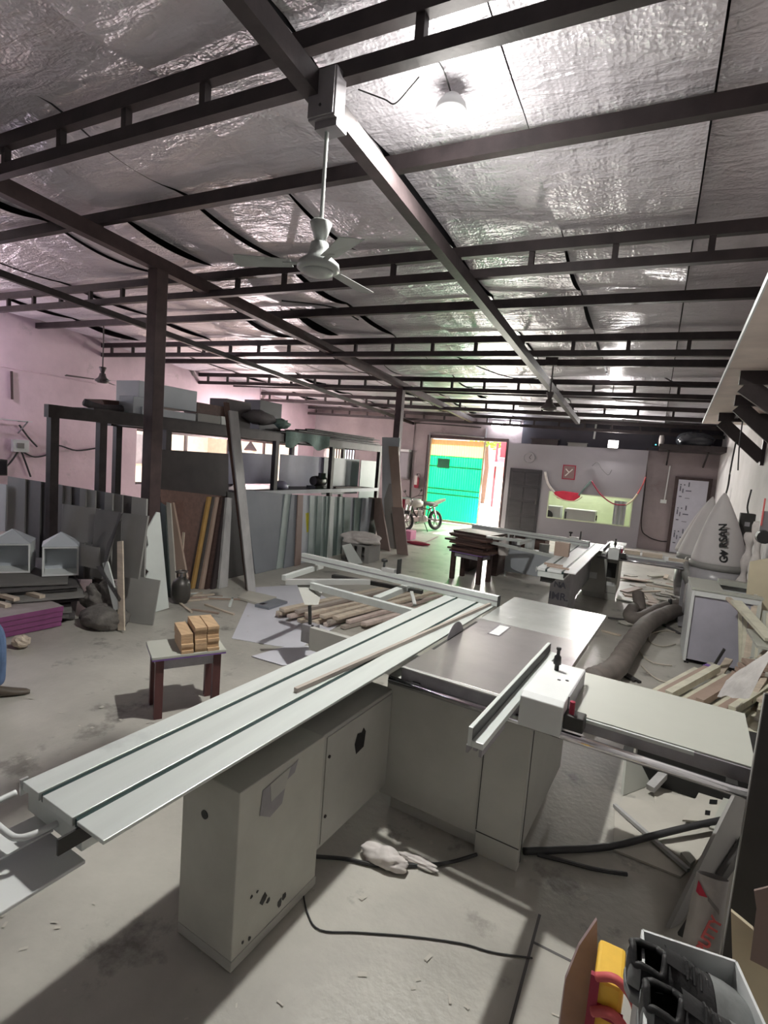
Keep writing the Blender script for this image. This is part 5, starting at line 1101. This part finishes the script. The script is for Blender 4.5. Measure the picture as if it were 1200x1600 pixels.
# white drapes, starter box and panel along the right wall
for i, (px, lab) in enumerate((([(1172, 832), (1170, 860), (1163, 890), (1158, 912)], 'white cloth strip hanging right of the dust bags, nearer one'), ([(1158, 845), (1157, 870), (1152, 895)], 'white cloth strip hanging right of the dust bags, farther one'), ([(1186, 815), (1183, 860), (1176, 905)], 'wide pale cloth hanging on the right wall past the dust bags'))):
    Yq = [8.2, 9.2, 7.6][i]; pts = [P(x, y, Y=Yq) for x, y in px]
    single('hanging_cloth', MB().tube(smooth_path(pts), [.05+.02*math.sin(k) for k in range((len(pts)-1)*5+1)], 8), 'cloth_white', lab, 'cloth', smooth=True)
t = thing('starter_box', 'dark grey starter box hanging on the right wall above the cloth strips', 'box', P(1166, 822, Y=8.9))
c = P(1166, 822, Y=8.9); build('body', MB().box(c.x-.09, c.x+.09, 8.85, 8.98, c.z-.19, c.z+.18), 'board_charcoal', t, bev=.01); build('button', MB().box(c.x-.03, c.x+.03, 8.84, 8.85, c.z, c.z+.06), 'steel_grey', t); build('cable', MB().tube(smooth_path([V((c.x, 8.9, c.z+.18)), P(1168, 790, Y=8.95), P(1174, 765, Y=9.0)]), .012, 6).tube(smooth_path([V((c.x, 8.9, c.z-.19)), P(1163, 850, Y=8.9), P(1158, 875, Y=8.9)]), .015, 6), 'cable', t)
t = thing('socket_board', 'small switch panel with black knob at the right frame edge', 'panel', P(1196, 825, Y=7.0))
c = P(1198, 822, Y=7.0); build('plate', MB().box(c.x-.06, XR+.0, 7.0, 7.05, c.z-.14, c.z+.16), 'box_grey', t); build('knob', MB().lathe([(.07, -.1), (.075, 0)], (c.x-.02, 7.0, c.z-.12), 14, 'y'), 'black', t); build('red_edge', MB().box(c.x-.06, c.x-.045, 6.985, 7.0, c.z+.0, c.z+.3), 'strap_red', t)
# white cabinet
t = thing('white_cabinet', 'white framed cabinet with lilac front panel and dark slot on top by the scrap heap', 'cabinet', (.84, 7.0, 0))
x0, x1, y0, y1, h = .50, 1.14, 6.68, 7.40, .84
build('side_panel', MB().box(x0, x0+.03, y0, y1, .03, h), 'white_paint', t, bev=.003); build('side_panel', MB().box(x1-.03, x1, y0, y1, .03, h), 'white_paint', t, bev=.003)
build('front_panel', MB().box(x0+.03, x1-.03, y0+.025, y0+.04, .05, h-.06), 'lilac_panel', t); build('front_rail', MB().box(x0+.03, x1-.03, y0, y0+.03, h-.06, h), 'white_paint', t)
build('back_panel', MB().box(x0+.03, x1-.03, y1-.02, y1, .03, h), 'white_paint', t); build('top', MB().box(x0-.01, x0+.30, y0-.01, y1+.01, h, h+.025), 'white_top', t, bev=.003); build('top_rail', MB().box(x0+.30, x1+.01, y0-.01, y0+.10, h, h+.025), 'white_top', t); build('top_rail', MB().box(x0+.30, x1+.01, y1-.10, y1+.01, h, h+.06), 'white_top', t); build('slot', MB().box(x0+.30, x1-.03, y0+.10, y1-.10, h-.10, h-.08), 'black', t)
for x in (x0+.02, x1-.06):
    for y in (y0+.02, y1-.06): build('foot', MB().box(x, x+.04, y, y+.04, 0, .03), 'black', t)
# ducts
def duct(px, r, label, zs, name='flexible_duct'):
    pts = smooth_path([P(x, y, z=z) for (x, y), z in zip(px, zs)], 8); n = len(pts)
    rr = [r*(1+.06*(k % 2)) for k in range(n)]
    return single(name, MB().tube(pts, rr, 14), 'duct', label, 'duct', smooth=True)
duct([(925, 1062), (960, 1045), (985, 1008), (1015, 972), (1060, 952)], .105, 'large grey dust duct lying along the floor beside the extension table', [.12]*5)
duct([(990, 950), (984, 962), (1000, 966), (1030, 952), (1062, 944)], .085, 'bent grey duct elbow above the large duct near the second saw', [.13, .12, .12, .14, .2])
duct([(997, 928), (999, 942), (1000, 955)], .08, 'short upright duct piece behind the bent elbow', [.3, .2, .1])
c = P(1040, 950, z=.16)
single('duct_clamp', MB().torus(P(1046, 947, z=.17), .09, .03, 'x', 16, 6), 'duct_tape', 'black tape band around the bent grey duct', 'band')
for px, lab in (([(1000, 985), (998, 1005), (1002, 1022), (1020, 1035), (1050, 1040)], 'outer cream cable loop on the floor before the white cabinet'), ([(1055, 988), (1040, 985), (1018, 990), (1015, 1002), (1035, 1010), (1055, 1006)], 'inner cream cable loop on the floor before the white cabinet'), ([(1002, 1040), (1025, 1060), (1050, 1068)], 'short cream cable near the scrap strips')):
    single('floor_cable', MB().tube(smooth_path([P(x, y, z=.012) for x, y in px]), .008, 6), 'cable_cream', lab, 'cable')
for px, m_, lab in (([(940, 985), (970, 993)], 'wood_pale', 'pale stick on the floor right of the cast iron table'), ([(950, 965), (990, 970)], 'board_dark', 'dark stick on the floor near the duct elbow'), ([(1035, 975), (1062, 990)], 'board_dark', 'dark flat stick between duct and white cabinet'), ([(965, 1045), (1000, 1066)], 'board_charcoal', 'first dark rod on the floor behind the extension table'), ([(968, 1052), (992, 1064)], 'board_charcoal', 'second dark rod on the floor behind the extension table')):
    single('floor_stick', MB().bar(P(*px[0], z=.015), P(*px[1], z=.015), .035, .02), m_, lab, 'stick')
single('rag', lump(P(988, 975, z=.03), .25, .1, .04, 33, .3), 'ply_dust', 'dusty grey rag beside the large duct', 'rag', smooth=True)
# scraps on the floor by the second saw
r = random.Random(77)
for i in range(34):
    x, y = r.uniform(985, 1066), r.uniform(898, 946); c = P(x, y, z=.02+.004*(i % 6)); a_ = r.uniform(0, PI); l, w = r.uniform(.08, .3), r.uniform(.03, .12)
    c.x = min(c.x, 1.1)
    m = Matrix.Translation(c) @ Matrix.Rotation(a_, 4, 'Z') @ Matrix.Rotation(r.uniform(-.06, .06), 4, 'Y')
    single('board_scrap', MB().box(-l, l, -w, w, -.009, .009).xf(m), r.choice(['wood_pale', 'white_top', 'board_grey3', 'wood_tan', 'ply_dust']), 'flat board scrap on the floor under the second saw extension', 'scrap', 'board scraps under the second saw extension')
# scrap heap of pale strips
r = random.Random(91); k = 0
def strip(c, a_, tilt, l, w, th, mat, label, group):
    m = Matrix.Translation(c) @ Matrix.Rotation(a_, 4, 'Z') @ Matrix.Rotation(tilt, 4, 'Y')
    single('wood_strip', MB().box(-l, l, -w, w, -th, th).xf(m), mat, label, 'strip', group)
for i in range(13):      # row of profile strips, ends toward the camera
    strip(V((.25+.062*i, 4.75-.015*i, .10+.03*(i % 2))), rad(68), rad(-6), .55, .026, .03, 'wood_scrap', ordn[i]+' strip from the left in the row behind the extension table', 'row of strips behind the extension table')
for i in range(9):
    strip(V((.35+.075*i, 5.25, .22+.035*(i % 3))), rad(60), rad(-8), .40, .03, .03, 'wood_tan' if i in (1, 4, 5, 7) else 'wood_scrap', ordn[i]+' strip from the left in the short bundle below the white cabinet', 'short bundle below the white cabinet')
for i in range(70):
    u = r.random(); x = .72+.7*u; y = r.uniform(4.3, 6.5); z = .05+.75*u*r.uniform(.45, 1)
    x = min(x, 1.22); sm_ = r.choice(['wood_scrap', 'wood_scrap', 'ply_dust', 'wood_pale', 'white_top']); strip(V((x, y, z)), r.gauss(rad(78), .25), r.gauss(rad(-4), .14), r.uniform(.25, .55), r.uniform(.015, .04), .012, sm_, {'wood_scrap': 'cream', 'ply_dust': 'dusty beige', 'wood_pale': 'light brown', 'white_top': 'whitish'}[sm_]+' wood strip in the big scrap heap along the right wall', 'big scrap heap along the right wall')
for i in range(16):      # strips standing against the cabinet
    x0_, y0_ = 1.0+.025*i, 6.35-.02*i; strip(V((x0_-.02, y0_+.12, .42-.012*abs(i-4))), rad(90+r.uniform(-12, 12)), rad(-66+r.uniform(-7, 7)), .42, .018, .009, r.choice(['wood_scrap', 'wood_pale', 'white_top']), 'pale strip propped upright against the white cabinet', 'strips propped against the white cabinet')
for i in range(5): strip(V((.98+.02*i, 5.55, .28+.045*i)), rad(15), rad(2), .17, .10, .018, 'wood_tan', ['lowest', 'second', 'third', 'fourth', 'topmost'][i]+' board in the small tan pile in the scrap heap', 'small tan pile in the scrap heap')
single('grey_pole', MB().bar(P(1132, 1014, Y=6.2), P(1112, 1046, Y=6.2), .04, .02), 'board_charcoal', 'dark upright stick above the purple cloth in the scrap heap', 'stick')
single('purple_cloth', lump(P(1108, 1045, Y=6.0), .07, .06, .05, 44, .3), 'purple', 'small purple cloth in the scrap heap below the white cabinet', 'cloth', smooth=True)
a, b = P(1150, 940, Y=6.3), P(1205, 1000, Y=5.6); single('long_plank', MB().bar(a, b, .10, .03), 'wood_scrap', 'long pale plank sloping across the top of the scrap heap', 'plank')
a, b = P(1138, 935, Y=6.5), P(1195, 990, Y=5.8); single('long_plank', MB().bar(a, b, .05, .03), 'wood_pale', 'narrow pale plank behind the long sloping plank', 'plank')
single('cream_board', MB().prism([P(1160, 985, Y=7.0), P(1215, 1000, Y=7.0), P(1215, 870, Y=7.0), P(1172, 878, Y=7.0)], (.0, .03, 0)), 'board_cream', 'cream board standing at the right wall beside the white cabinet', 'board')
a, b, c, d = P(1170, 1095, Y=4.4), P(1120, 1090, Y=4.7), P(1140, 1055, Y=4.9), P(1215, 1005, Y=4.6)
f = smoothnoise(3)
single('crumpled_sheet', MB().grid(lambda u, w: (a*(1-u)+d*u)*(1-w)+(b*(1-u)+c*u)*w+V((0, 0, .03*f(u*6, w*6))), 14, 8), 'sack_white', 'crumpled white plastic sheet lying over the scrap heap', 'sheet', smooth=True)
single('scrap_tray', MB().box(.95, 1.45, 5.5, 6.1, .62, .645), 'white_top', 'white board lying level on the scrap heap by the wall', 'board')

# ================================================================ FOREGROUND RIGHT
single('black_block', MB().box(.10, .85, 3.80, 4.3, .002, .34), 'black', 'plain black block on the floor under the extension table', 'box', bev=.01)  # solid black block below the extension table
floorpoly('plywood_sheet', [(960, 1264), (1078, 1360), (1063, 1373), (958, 1330)], .012, 'ply_dust', 'lower plywood triangle on the floor below the thin diagonal stick', 'sheet', z=.0)
floorpoly('plywood_sheet', [(974, 1247), (1022, 1257), (1022, 1238), (1082, 1250), (1128, 1300), (1080, 1358), (966, 1264)], .012, 'ply_dust', 'upper plywood sheet on the floor under the extension table', 'sheet', z=.0)
single('diagonal_stick', MB().bar(P(960, 1258, z=.03), P(1076, 1360, z=.03), .022, .02), 'wood_grey', 'thin grey stick lying diagonally over the plywood sheets', 'stick')
pn = floorpoly('perforated_board', [(1103, 1222), (1154, 1230), (1122, 1288), (1066, 1284)], .012, 'ply_dust', 'plywood offcut with a row of cut holes under the rail', 'board', z=.035)
for i, (x, y, w_) in enumerate(((1128, 1230, 6), (1124, 1240, 9), (1115, 1253, 12), (1106, 1270, 8))):
    hq = MB().prism([P(x-w_*.5, y-4, z=.049), P(x+w_*.5, y-3, z=.049), P(x+w_*.4, y+4, z=.049), P(x-w_*.6, y+3, z=.049)], (0, 0, .001)); q = build('cut_hole', hq, 'black', None, org=pn.location); q.location = (0, 0, 0); q.parent = pn
floorpoly('white_strip', [(1140, 1228), (1154, 1231), (1122, 1300), (1108, 1296)], .012, 'white_top', 'white strip on the perforated offcut', 'strip', z=.052)
floorpoly('white_scrap', [(1063, 1337), (1075, 1334), (1086, 1348), (1078, 1356)], .02, 'white_top', 'small white scrap at the corner of the plywood sheets', 'scrap', z=.015)
board('white_board', P(974, 1244, z=0), P(1016, 1228, z=0), 28, [(980, 1176), (1014, 1188), (1015, 1228), (974, 1244)], .02, 'white_top', 'white board leaning under the near edge of the extension table')
single('wood_batten', MB().bar(P(1016, 1232, z=.05), P(1050, 1196, z=.12), .05, .04), 'wood_grey', 'grey batten beside the white board under the extension table', 'batten')
single('black_hose', MB().tube(smooth_path([P(818, 1330, z=.02), P(870, 1328, z=.02), P(950, 1323, z=.02), P(1020, 1306, z=.05), P(1095, 1288, z=.07), P(1170, 1273, z=.07)]), .018, 8), 'cable', 'black hose running from the saw base across the plywood', 'hose', smooth=True)
single('black_hose', MB().tube(smooth_path([P(840, 1335, z=.012), P(880, 1345, z=.012), P(930, 1358, z=.012), P(980, 1366, z=.012)]), .01, 6), 'cable', 'thin black cable on the floor below the black hose', 'cable')
# leaning boards
board('grey_board', P(1050, 1462, z=0), P(1150, 1335, z=0), 14, [(1150, 1240), (1168, 1238), (1160, 1312), (1066, 1466), (1046, 1452)], .018, 'board_grey3', 'long grey board leaning beside the putty sack')
board('black_board', P(1066, 1470, z=0), P(1155, 1350, z=0), 10, [(1166, 1310), (1158, 1350), (1085, 1462), (1068, 1466)], .03, 'board_charcoal', 'black board edge showing under the long grey board')
A_ = P(1121, 1540, z=0); board('dark_board', A_, A_+V((1, -.12, 0)), 1, [(1196, 1085), (1121, 1540), (1330, 1540), (1330, 1085)], .02, 'board_charcoal', 'large dark panel standing at the right frame edge', 'panel')
q_ = bpy.data.objects['dark_board']
pts, N = leanpts(A_, A_+V((1, -.12, 0)), 1, [(1196, 1085), (1121, 1540)])
build('edge_band', MB().bar(pts[0]+N*.01+V((-.002, 0, 0)), pts[1]+N*.01+V((-.002, 0, 0)), .004, .02, up=(0, 1, 0)), 'board_grey3', None, org=q_.location); q2 = bpy.data.objects['edge_band']; q2.location = (0, 0, 0); q2.parent = q_
# putty sack
pts, N = leanpts(P(1066, 1508, z=0), P(1128, 1532, z=0), 12, [(1064, 1502), (1124, 1528), (1144, 1386), (1092, 1370)])
t = thing('putty_sack', 'white putty sack with red print standing before the dark panel', 'sack', (pts[0]+pts[1])/2)
f = smoothnoise(21)
def pil(sgn):
    def g(u, w):
        p = (pts[0]*(1-u)+pts[1]*u)*(1-w)+(pts[3]*(1-u)+pts[2]*u)*w
        b_ = (max(0, math.sin(PI*u))**.5)*(max(0, math.sin(PI*min(1, w*.92+.02)))**.4)
        return p+N*(.05+sgn*(.055*b_+.006*f(u*5, w*7)*b_))
    return g
build('bag', MB().grid(pil(-1), 18, 22).grid(pil(1), 18, 22), 'sack_white', t, smooth=True)
ud = (pts[1]-pts[0]).normalized(); wd = (pts[3]-pts[0]).normalized(); nn = ud.cross(wd).normalized()
if nn.dot(CAM-pts[0]) < 0: nn = -nn
def sp(u, w, o=.0): return pil(-1)(u, w)+nn*(.006+o)
xd = (sp(.62, .52)-sp(.42, .14)).normalized(); yd = nn.cross(xd).normalized()
lettermesh('lettering', 'PUTTY', .055, 'strap_red', t, frame(sp(.55, .42, .006), xd, yd, nn), .002, .002)
xd2 = (sp(.8, .80)-sp(.3, .80)).normalized()
rp = MB().prism([sp(.06, .93), sp(.26, .84), sp(.36, .80), sp(.14, .78), sp(.05, .80)], nn*.002); build('red_print', rp, 'red', t)
build('grey_print', MB().prism([sp(.36, .82), sp(.72, .72), sp(.74, .66), sp(.38, .77)], nn*.002), 'board_grey3', t)
# carton with tray, shoes
zt = .93
tp = [P(1004, 1453, z=zt), P(1150, 1502, z=zt), P(1200, 1612, z=zt), P(1010, 1660, z=zt)]
t = thing('shoe_carton', 'tall white carton with open tray top carrying the shoes', 'carton', V(((tp[0].x+tp[2].x)/2, (tp[0].y+tp[2].y)/2, 0)))
build('body', MB().prism([V((p.x, p.y, 0)) for p in tp], (0, 0, zt-.07)), 'board_grey3', t)
for i in range(4): build('tray_wall', MB().bar(tp[i]-V((0, 0, .035)), tp[(i+1) % 4]-V((0, 0, .035)), .006, .07), 'white_paint', t)
def shoe(c, hd, L, label):
    t = thing('sports_shoe', label, 'shoe', c); f_ = V((hd[0], hd[1], 0)).normalized(); s = V((-f_.y, f_.x, 0)); Mx = Matrix((f_, s, V((0, 0, 1)))).transposed().to_4x4(); Mx.translation = V(c)
    n = 28
    prof = [(-.005, .016, .050), (.0, .026, .082), (.03, .034, .100), (.08, .039, .104), (.16, .041, .100), (.25, .042, .097), (.33, .043, .101), (.37, .043, .108), (.44, .044, .098), (.54, .046, .086), (.66, .049, .074), (.78, .050, .063), (.88, .046, .053), (.95, .034, .043), (.99, .018, .032), (1.0, .008, .024)]
    def sec(q, w, h, a, e=0):
        y = (w*1.22+e)*math.cos(a); z = .014+(h-.014+e)*.5*(1+math.sin(a)); k = 1 if math.sin(a) < .1 else 1-.30*(math.sin(a)-.1); return V((q*L, y*k, z))
    vs, fs = [], []
    for (q, w, h) in prof:
        for k in range(n): vs.append(sec(q, w, h, 2*PI*k/n))
    for i in range(len(prof)-1):
        for k in range(n):
            if 2 <= i <= 4 and math.sin(2*PI*(k+.5)/n) > .62: continue     # ankle opening
            fs.append((i*n+k, i*n+(k+1) % n, (i+1)*n+(k+1) % n, (i+1)*n+k))
    fs += [tuple(reversed(range(n))), tuple(range((len(prof)-1)*n, len(prof)*n))]
    up = build('upper', MB().add(vs, fs).xf(Mx), 'shoe_black', t, smooth=True)
    so = up.modifiers.new('thick', 'SOLIDIFY'); so.thickness = .005; so.offset = -1; sb = up.modifiers.new('sub', 'SUBSURF'); sb.levels = 1; sb.render_levels = 1
    def shell(nm, qs, a0, a1, e, mt):
        pts = [p for p in prof if qs[0] <= p[0] <= qs[1]]; vs, fs = [], []; m_ = 16
        for (q, w, h) in pts:
            for k in range(m_+1): vs.append(sec(q+(.006 if q > .9 else 0), w, h, a0+(a1-a0)*k/m_, e))
        for i in range(len(pts)-1):
            for k in range(m_): fs.append((i*(m_+1)+k, i*(m_+1)+k+1, (i+1)*(m_+1)+k+1, (i+1)*(m_+1)+k))
        return build(nm, MB().add(vs, fs).xf(Mx), mt, t, smooth=True)
    shell('toe_cap', (.65, 1.0), rad(-20), rad(200), .0015, 'shoe_grey')
    shell('heel_counter', (-.01, .09), rad(-30), rad(40), .0018, 'shoe_grey'); shell('heel_counter', (-.01, .09), rad(140), rad(210), .0018, 'shoe_grey')
    out = [(-.015, .014), (.02, .034), (.12, .042), (.4, .043), (.6, .050), (.78, .053), (.92, .044), (1.0, .024), (1.025, .009)]
    pol = [V((x*L, w*1.2, 0)) for x, w in out]+[V((x*L, -w*1.2, 0)) for x, w in reversed(out)]
    build('sole', MB().prism(pol, (0, 0, .024)).xf(Mx), 'shoe_grey', t, bev=.004)
    a_ = math.asin(.62); col = []
    for q, w, h in prof[2:6]: col.append(sec(q, w, h, a_))
    for q, w, h in reversed(prof[2:6]): col.append(sec(q, w, h, PI-a_))
    col = [V((.285*L, 0, .103))]+[V((p.x, p.y, p.z)) for p in reversed(col[:4])]+[V((.018*L, 0, .104))]+[V((p.x, p.y, p.z)) for p in reversed(col[4:])]+[V((.285*L, 0, .103))]
    build('collar', MB().tube(smooth_path(col, 4), .0075, 8).xf(Mx), 'shoe_black', t, smooth=True)
    build('tongue', MB().grid(lambda u, w: V(((.28+.2*w)*L, -.024+.048*u, .108-.018*w+.006*math.sin(PI*u))), 8, 6).xf(Mx), 'shoe_black', t, smooth=True)
    for k in range(4): build('lace', MB().tube([V(((.44+.055*k)*L, -.028, .090-.007*k)), V(((.445+.055*k)*L, 0, .107-.009*k)), V(((.45+.055*k)*L, .028, .090-.007*k))], .0032, 6).xf(Mx), 'shoe_black', t)
    build('insole', MB().ell((.24*L, 0, .03), .22*L, .03, .006).xf(Mx), 'black', t)
    build('side_stripe', MB().tube([V((.10*L, -.0475, .045)), V((.18*L, -.050, .055)), V((.26*L, -.051, .06))], .002, 6).xf(Mx), 'shoe_grey', t)
    return t
sz = zt-.068
p1 = P(980, 1513, z=sz+.04); p2 = P(1000, 1580, z=sz+.04)
shoe(V((p1.x, p1.y, sz)), (.93, .10), .25, 'black and grey sports shoe farther back in the white tray')
shoe(V((p2.x, p2.y, sz)), (.93, .06), .25, 'black and grey sports shoe nearest the camera in the white tray')
# yellow bag with red straps and the pink board
c = P(945, 1560, z=.45)
t = thing('tool_bag', 'yellow bag with red straps beside the shoes', 'bag', (c.x, c.y, .0))
build('body', MB().box(c.x-.035, c.x+.045, c.y-.05, c.y+.10, .0, .55), 'yellow', t, bev=.012)
build('maroon_band', MB().box(c.x-.045, c.x-.02, c.y-.06, c.y-.045, .0, .56).box(c.x-.04, c.x+.05, c.y-.058, c.y-.05, .30, .335).box(c.x-.04, c.x+.05, c.y-.058, c.y-.05, .44, .475), 'maroon', t)
for dz, w_ in ((.0, .012), (-.11, .014)): build('strap', MB().tube(smooth_path([V((c.x-.03, c.y-.06, .56+dz)), V((c.x+.02, c.y-.065, .585+dz)), V((c.x+.07, c.y-.06, .54+dz)), V((c.x+.09, c.y-.05, .46+dz))]), w_, 8), 'strap_red', t, smooth=True)
fa = P(880, 1720, z=0); board('pink_board', fa, fa+V((1, .35, 0)), 6, [(933, 1437), (934, 1600), (931, 1680), (862, 1690), (884, 1530), (905, 1478)], .012, 'board_pink', 'pinkish grey board standing on end at the bottom edge beside the yellow bag')
fa = P(1150, 1700, z=0); board('cream_board', fa, fa+V((1, -.2, 0)), 5, [(1142, 1424), (1176, 1452), (1230, 1560), (1230, 1690), (1150, 1690)], .018, 'board_cream', 'cream wooden board standing before the dark panel at the right edge')
board('steel_plate', fa+V((.02, -.05, 0)), fa+V((1.02, -.25, 0)), 5, [(1178, 1392), (1230, 1380), (1230, 1530), (1172, 1500), (1182, 1420)], .012, 'brown_lam', 'brown angular plate at the right edge before the cream board', 'plate')
# things on the floor in front
single('rag', lump(P(608, 1342, z=.035), .11, .055, .045, 51, .4), 'cloth_white', 'crumpled white rag on the floor at the saw base corner', 'rag', smooth=True)
single('rag', lump(P(655, 1347, z=.015), .10, .03, .02, 52, .3), 'cloth_white', 'white rag tail stretched on the floor right of the white rag', 'rag', smooth=True)
single('floor_cable', MB().tube(smooth_path([P(472, 1385, z=.008), P(480, 1425, z=.006), P(500, 1453, z=.006), P(560, 1457, z=.006), P(640, 1463, z=.006), P(720, 1474, z=.006), P(770, 1488, z=.006), P(832, 1497, z=.006)]), .0035, 6), 'cable', 'thin black cable across the bright floor patch before the saw', 'cable')
single('floor_cable', MB().tube(smooth_path([P(488, 1338, z=.012), P(540, 1342, z=.012), P(590, 1352, z=.012), P(650, 1352, z=.012), P(700, 1348, z=.012), P(745, 1335, z=.02)]), .009, 6), 'cable', 'black power cable between the saw base boxes and corner post', 'cable')
jt = MB().bar(V((-.24, .6, .0008)), V((-.24, 2.35, .0008)), .012, .0012).bar(V((-.24, 2.19, .0008)), V((.5, 2.17, .0008)), .012, .0012)
struct('floor_joint', jt, 'board_dark', bpy.data.objects['floor'])
# sawdust and chips
r = random.Random(14); mb = MB()
for i in range(900):
    x, y = r.uniform(-4.5, 1.3), r.uniform(1.0, 11); s_ = r.uniform(.006, .02); a_ = r.uniform(0, PI); c = V((x, y, .002+.004*r.random())); u = V((math.cos(a_), math.sin(a_), 0))*s_; v_ = V((-math.sin(a_), math.cos(a_), 0))*s_*r.uniform(.2, .8)
    mb.add([c-u-v_, c+u-v_, c+u+v_, c-u+v_], [(0, 1, 2, 3)])
link(build('wood_chips', mb, 'ply_dust', kind='stuff'), 'small wood chips scattered over the concrete floor', 'chips')

# ================================================================ PERSON at the left edge
def skin_mesh(name, verts, edges, radii, mat, parent, root=0, sub=2):
    off = OFF[parent.name]; me = bpy.data.meshes.new(name); me.from_pydata([V(v) for v in verts], edges, []); me.update(); me.materials.append(MAT[mat])
    o = bpy.data.objects.new(name, me); COL.objects.link(o); o.parent = parent
    o.modifiers.new('skin', 'SKIN'); me.skin_vertices.new() if not me.skin_vertices else None
    for i, r_ in enumerate(radii): me.skin_vertices[0].data[i].radius = (r_, r_) if not isinstance(r_, tuple) else r_
    me.skin_vertices[0].data[root].use_root = True
    s_ = o.modifiers.new('sub', 'SUBSURF'); s_.levels = sub; s_.render_levels = sub
    o.modifiers['skin'].use_x_symmetry = False
    return o
hd = V((.57, .82, 0)).normalized(); sd = V((-hd.y, hd.x, 0)); pc = P(47, 1079, z=.02)-hd*.205+sd*.10; pc.z = 0   # hd facing, sd left
t = thing('person', 'person in blue jeans and brown shoes standing at the left edge', 'person', pc)
def q(f_, s_, z): return hd*f_+sd*s_+V((0, 0, z))
T_ = -.36
def w(f_, s_, z): return q(f_+T_, s_, z)
bv = [w(0, 0, .93), w(0, 0, 1.10), w(.0, 0, 1.28), w(-.01, 0, 1.40), w(.0, 0, 1.48), w(.02, 0, 1.54),
      w(-.02, .09, .87), q(-.50, .10, .50), q(-.80, .10, .14), w(.02, -.09, .87), q(-.02, -.10, .50), q(-.01, -.10, .10),
      w(-.01, .18, 1.38), w(-.06, .24, 1.11), w(-.10, .24, .88), w(-.01, -.18, 1.38), w(-.06, -.24, 1.11), w(-.10, -.24, .88), w(-.10, .24, .81), w(-.10, -.24, .81)]
be = [(0, 1), (1, 2), (2, 3), (3, 4), (4, 5), (0, 6), (6, 7), (7, 8), (0, 9), (9, 10), (10, 11), (3, 12), (12, 13), (13, 14), (14, 18), (3, 15), (15, 16), (16, 17), (17, 19)]
br = [(.13, .10), (.12, .09), (.14, .10), (.11, .08), .05, .05, .075, .05, .035, .075, .05, .035, .055, .042, .03, .055, .042, .03, .035, .035]
body = skin_mesh('body', bv, be, br, 'skin', t)
build('head', MB().ell(pc+w(.03, 0, 1.64), .085, .085, .115, 0, 20, 14).ell(pc+w(.115, 0, 1.63), .016, .014, .02, 0, 8, 6).ell(pc+w(.02, .085, 1.63), .02, .012, .028, 0, 8, 6).ell(pc+w(.02, -.085, 1.63), .02, .012, .028, 0, 8, 6), 'skin', t, smooth=True)
build('hair', MB().ell(pc+w(.015, 0, 1.68), .092, .092, .088, .03, 20, 12), 'hair', t, smooth=True)
for s_ in (.032, -.032): build('eye', MB().ell(pc+w(.105, s_, 1.655), .01, .01, .006, 0, 8, 6), 'black', t)
build('mouth', MB().ell(pc+w(.108, 0, 1.585), .008, .022, .005, 0, 8, 6), 'strap_red', t)
for s_ in (.24, -.24):
    hv, he, hr = [w(-.10, s_, .81)], [], [.022]
    for k in range(4):
        a0 = len(hv); hv += [w(-.10+.012*(k-1.5), s_, .78), w(-.10+.022*(k-1.5), s_, .735), w(-.10+.022*(k-1.5), s_-.008*(1 if s_ > 0 else -1), .70-.006*abs(k-1.5))]; he += [(0, a0), (a0, a0+1), (a0+1, a0+2)]; hr += [.012, .009, .008]
    a0 = len(hv); hv += [w(-.065, s_, .79), w(-.05, s_, .775)]; he += [(0, a0), (a0, a0+1)]; hr += [.011, .009]
    skin_mesh('hand', hv, he, hr, 'skin', t, 0, 1)
skin_mesh('jeans', [w(0, 0, .97), w(0, 0, .88), w(-.02, .09, .83), q(-.49, .10, .52), q(-.64, .10, .32), q(-.79, .10, .12), w(.03, -.09, .83), q(-.015, -.10, .50), q(-.005, -.10, .30), q(-.01, -.10, .075)], [(0, 1), (1, 2), (2, 3), (3, 4), (4, 5), (1, 6), (6, 7), (7, 8), (8, 9)], [(.16, .12), (.16, .12), .098, .075, .068, .066, .098, .072, .064, .062], 'denim', t, 0)
skin_mesh('shirt', [w(0, 0, .92), w(0, 0, 1.10), w(0, 0, 1.28), w(-.01, 0, 1.41), w(-.01, .18, 1.38), w(-.05, .235, 1.16), w(-.01, -.18, 1.38), w(-.05, -.235, 1.16)], [(0, 1), (1, 2), (2, 3), (3, 4), (4, 5), (3, 6), (6, 7)], [(.16, .12), (.145, .11), (.16, .12), (.11, .09), .07, .062, .07, .062], 'shirt', t, 0)
for s_ in (.10, -.10):
    R3 = Matrix((hd, sd, V((0, 0, 1)))).transposed().to_4x4(); R3.translation = pc+q(-.08 if s_ < 0 else -.80, s_, 0)
    vs, fs = [], []; pr = [(0, .025, .07), (.03, .034, .085), (.09, .038, .085), (.15, .042, .065), (.21, .044, .048), (.26, .036, .038), (.285, .015, .026)]
    for x, w, h in pr:
        for k in range(14):
            a = 2*PI*k/14; vs.append(V((x, w*math.cos(a), max(0.002, h*.5+h*.5*math.sin(a)))))
    for i in range(len(pr)-1):
        for k in range(14): fs.append((i*14+k, i*14+(k+1) % 14, (i+1)*14+(k+1) % 14, (i+1)*14+k))
    fs += [tuple(reversed(range(14))), tuple(range((len(pr)-1)*14, len(pr)*14))]
    sh_ = build('shoe', MB().add(vs, fs).xf(R3), 'shoe_leather', t, smooth=True)
for s_, z_, sz in LET: lettermesh('lettering', s_, sz, 'print_grey', s2, T2 @ frame((-1.04, 6.843, z_), (1, 0, 0), (0, 0, 1), (0, -1, 0)), .001, .003)
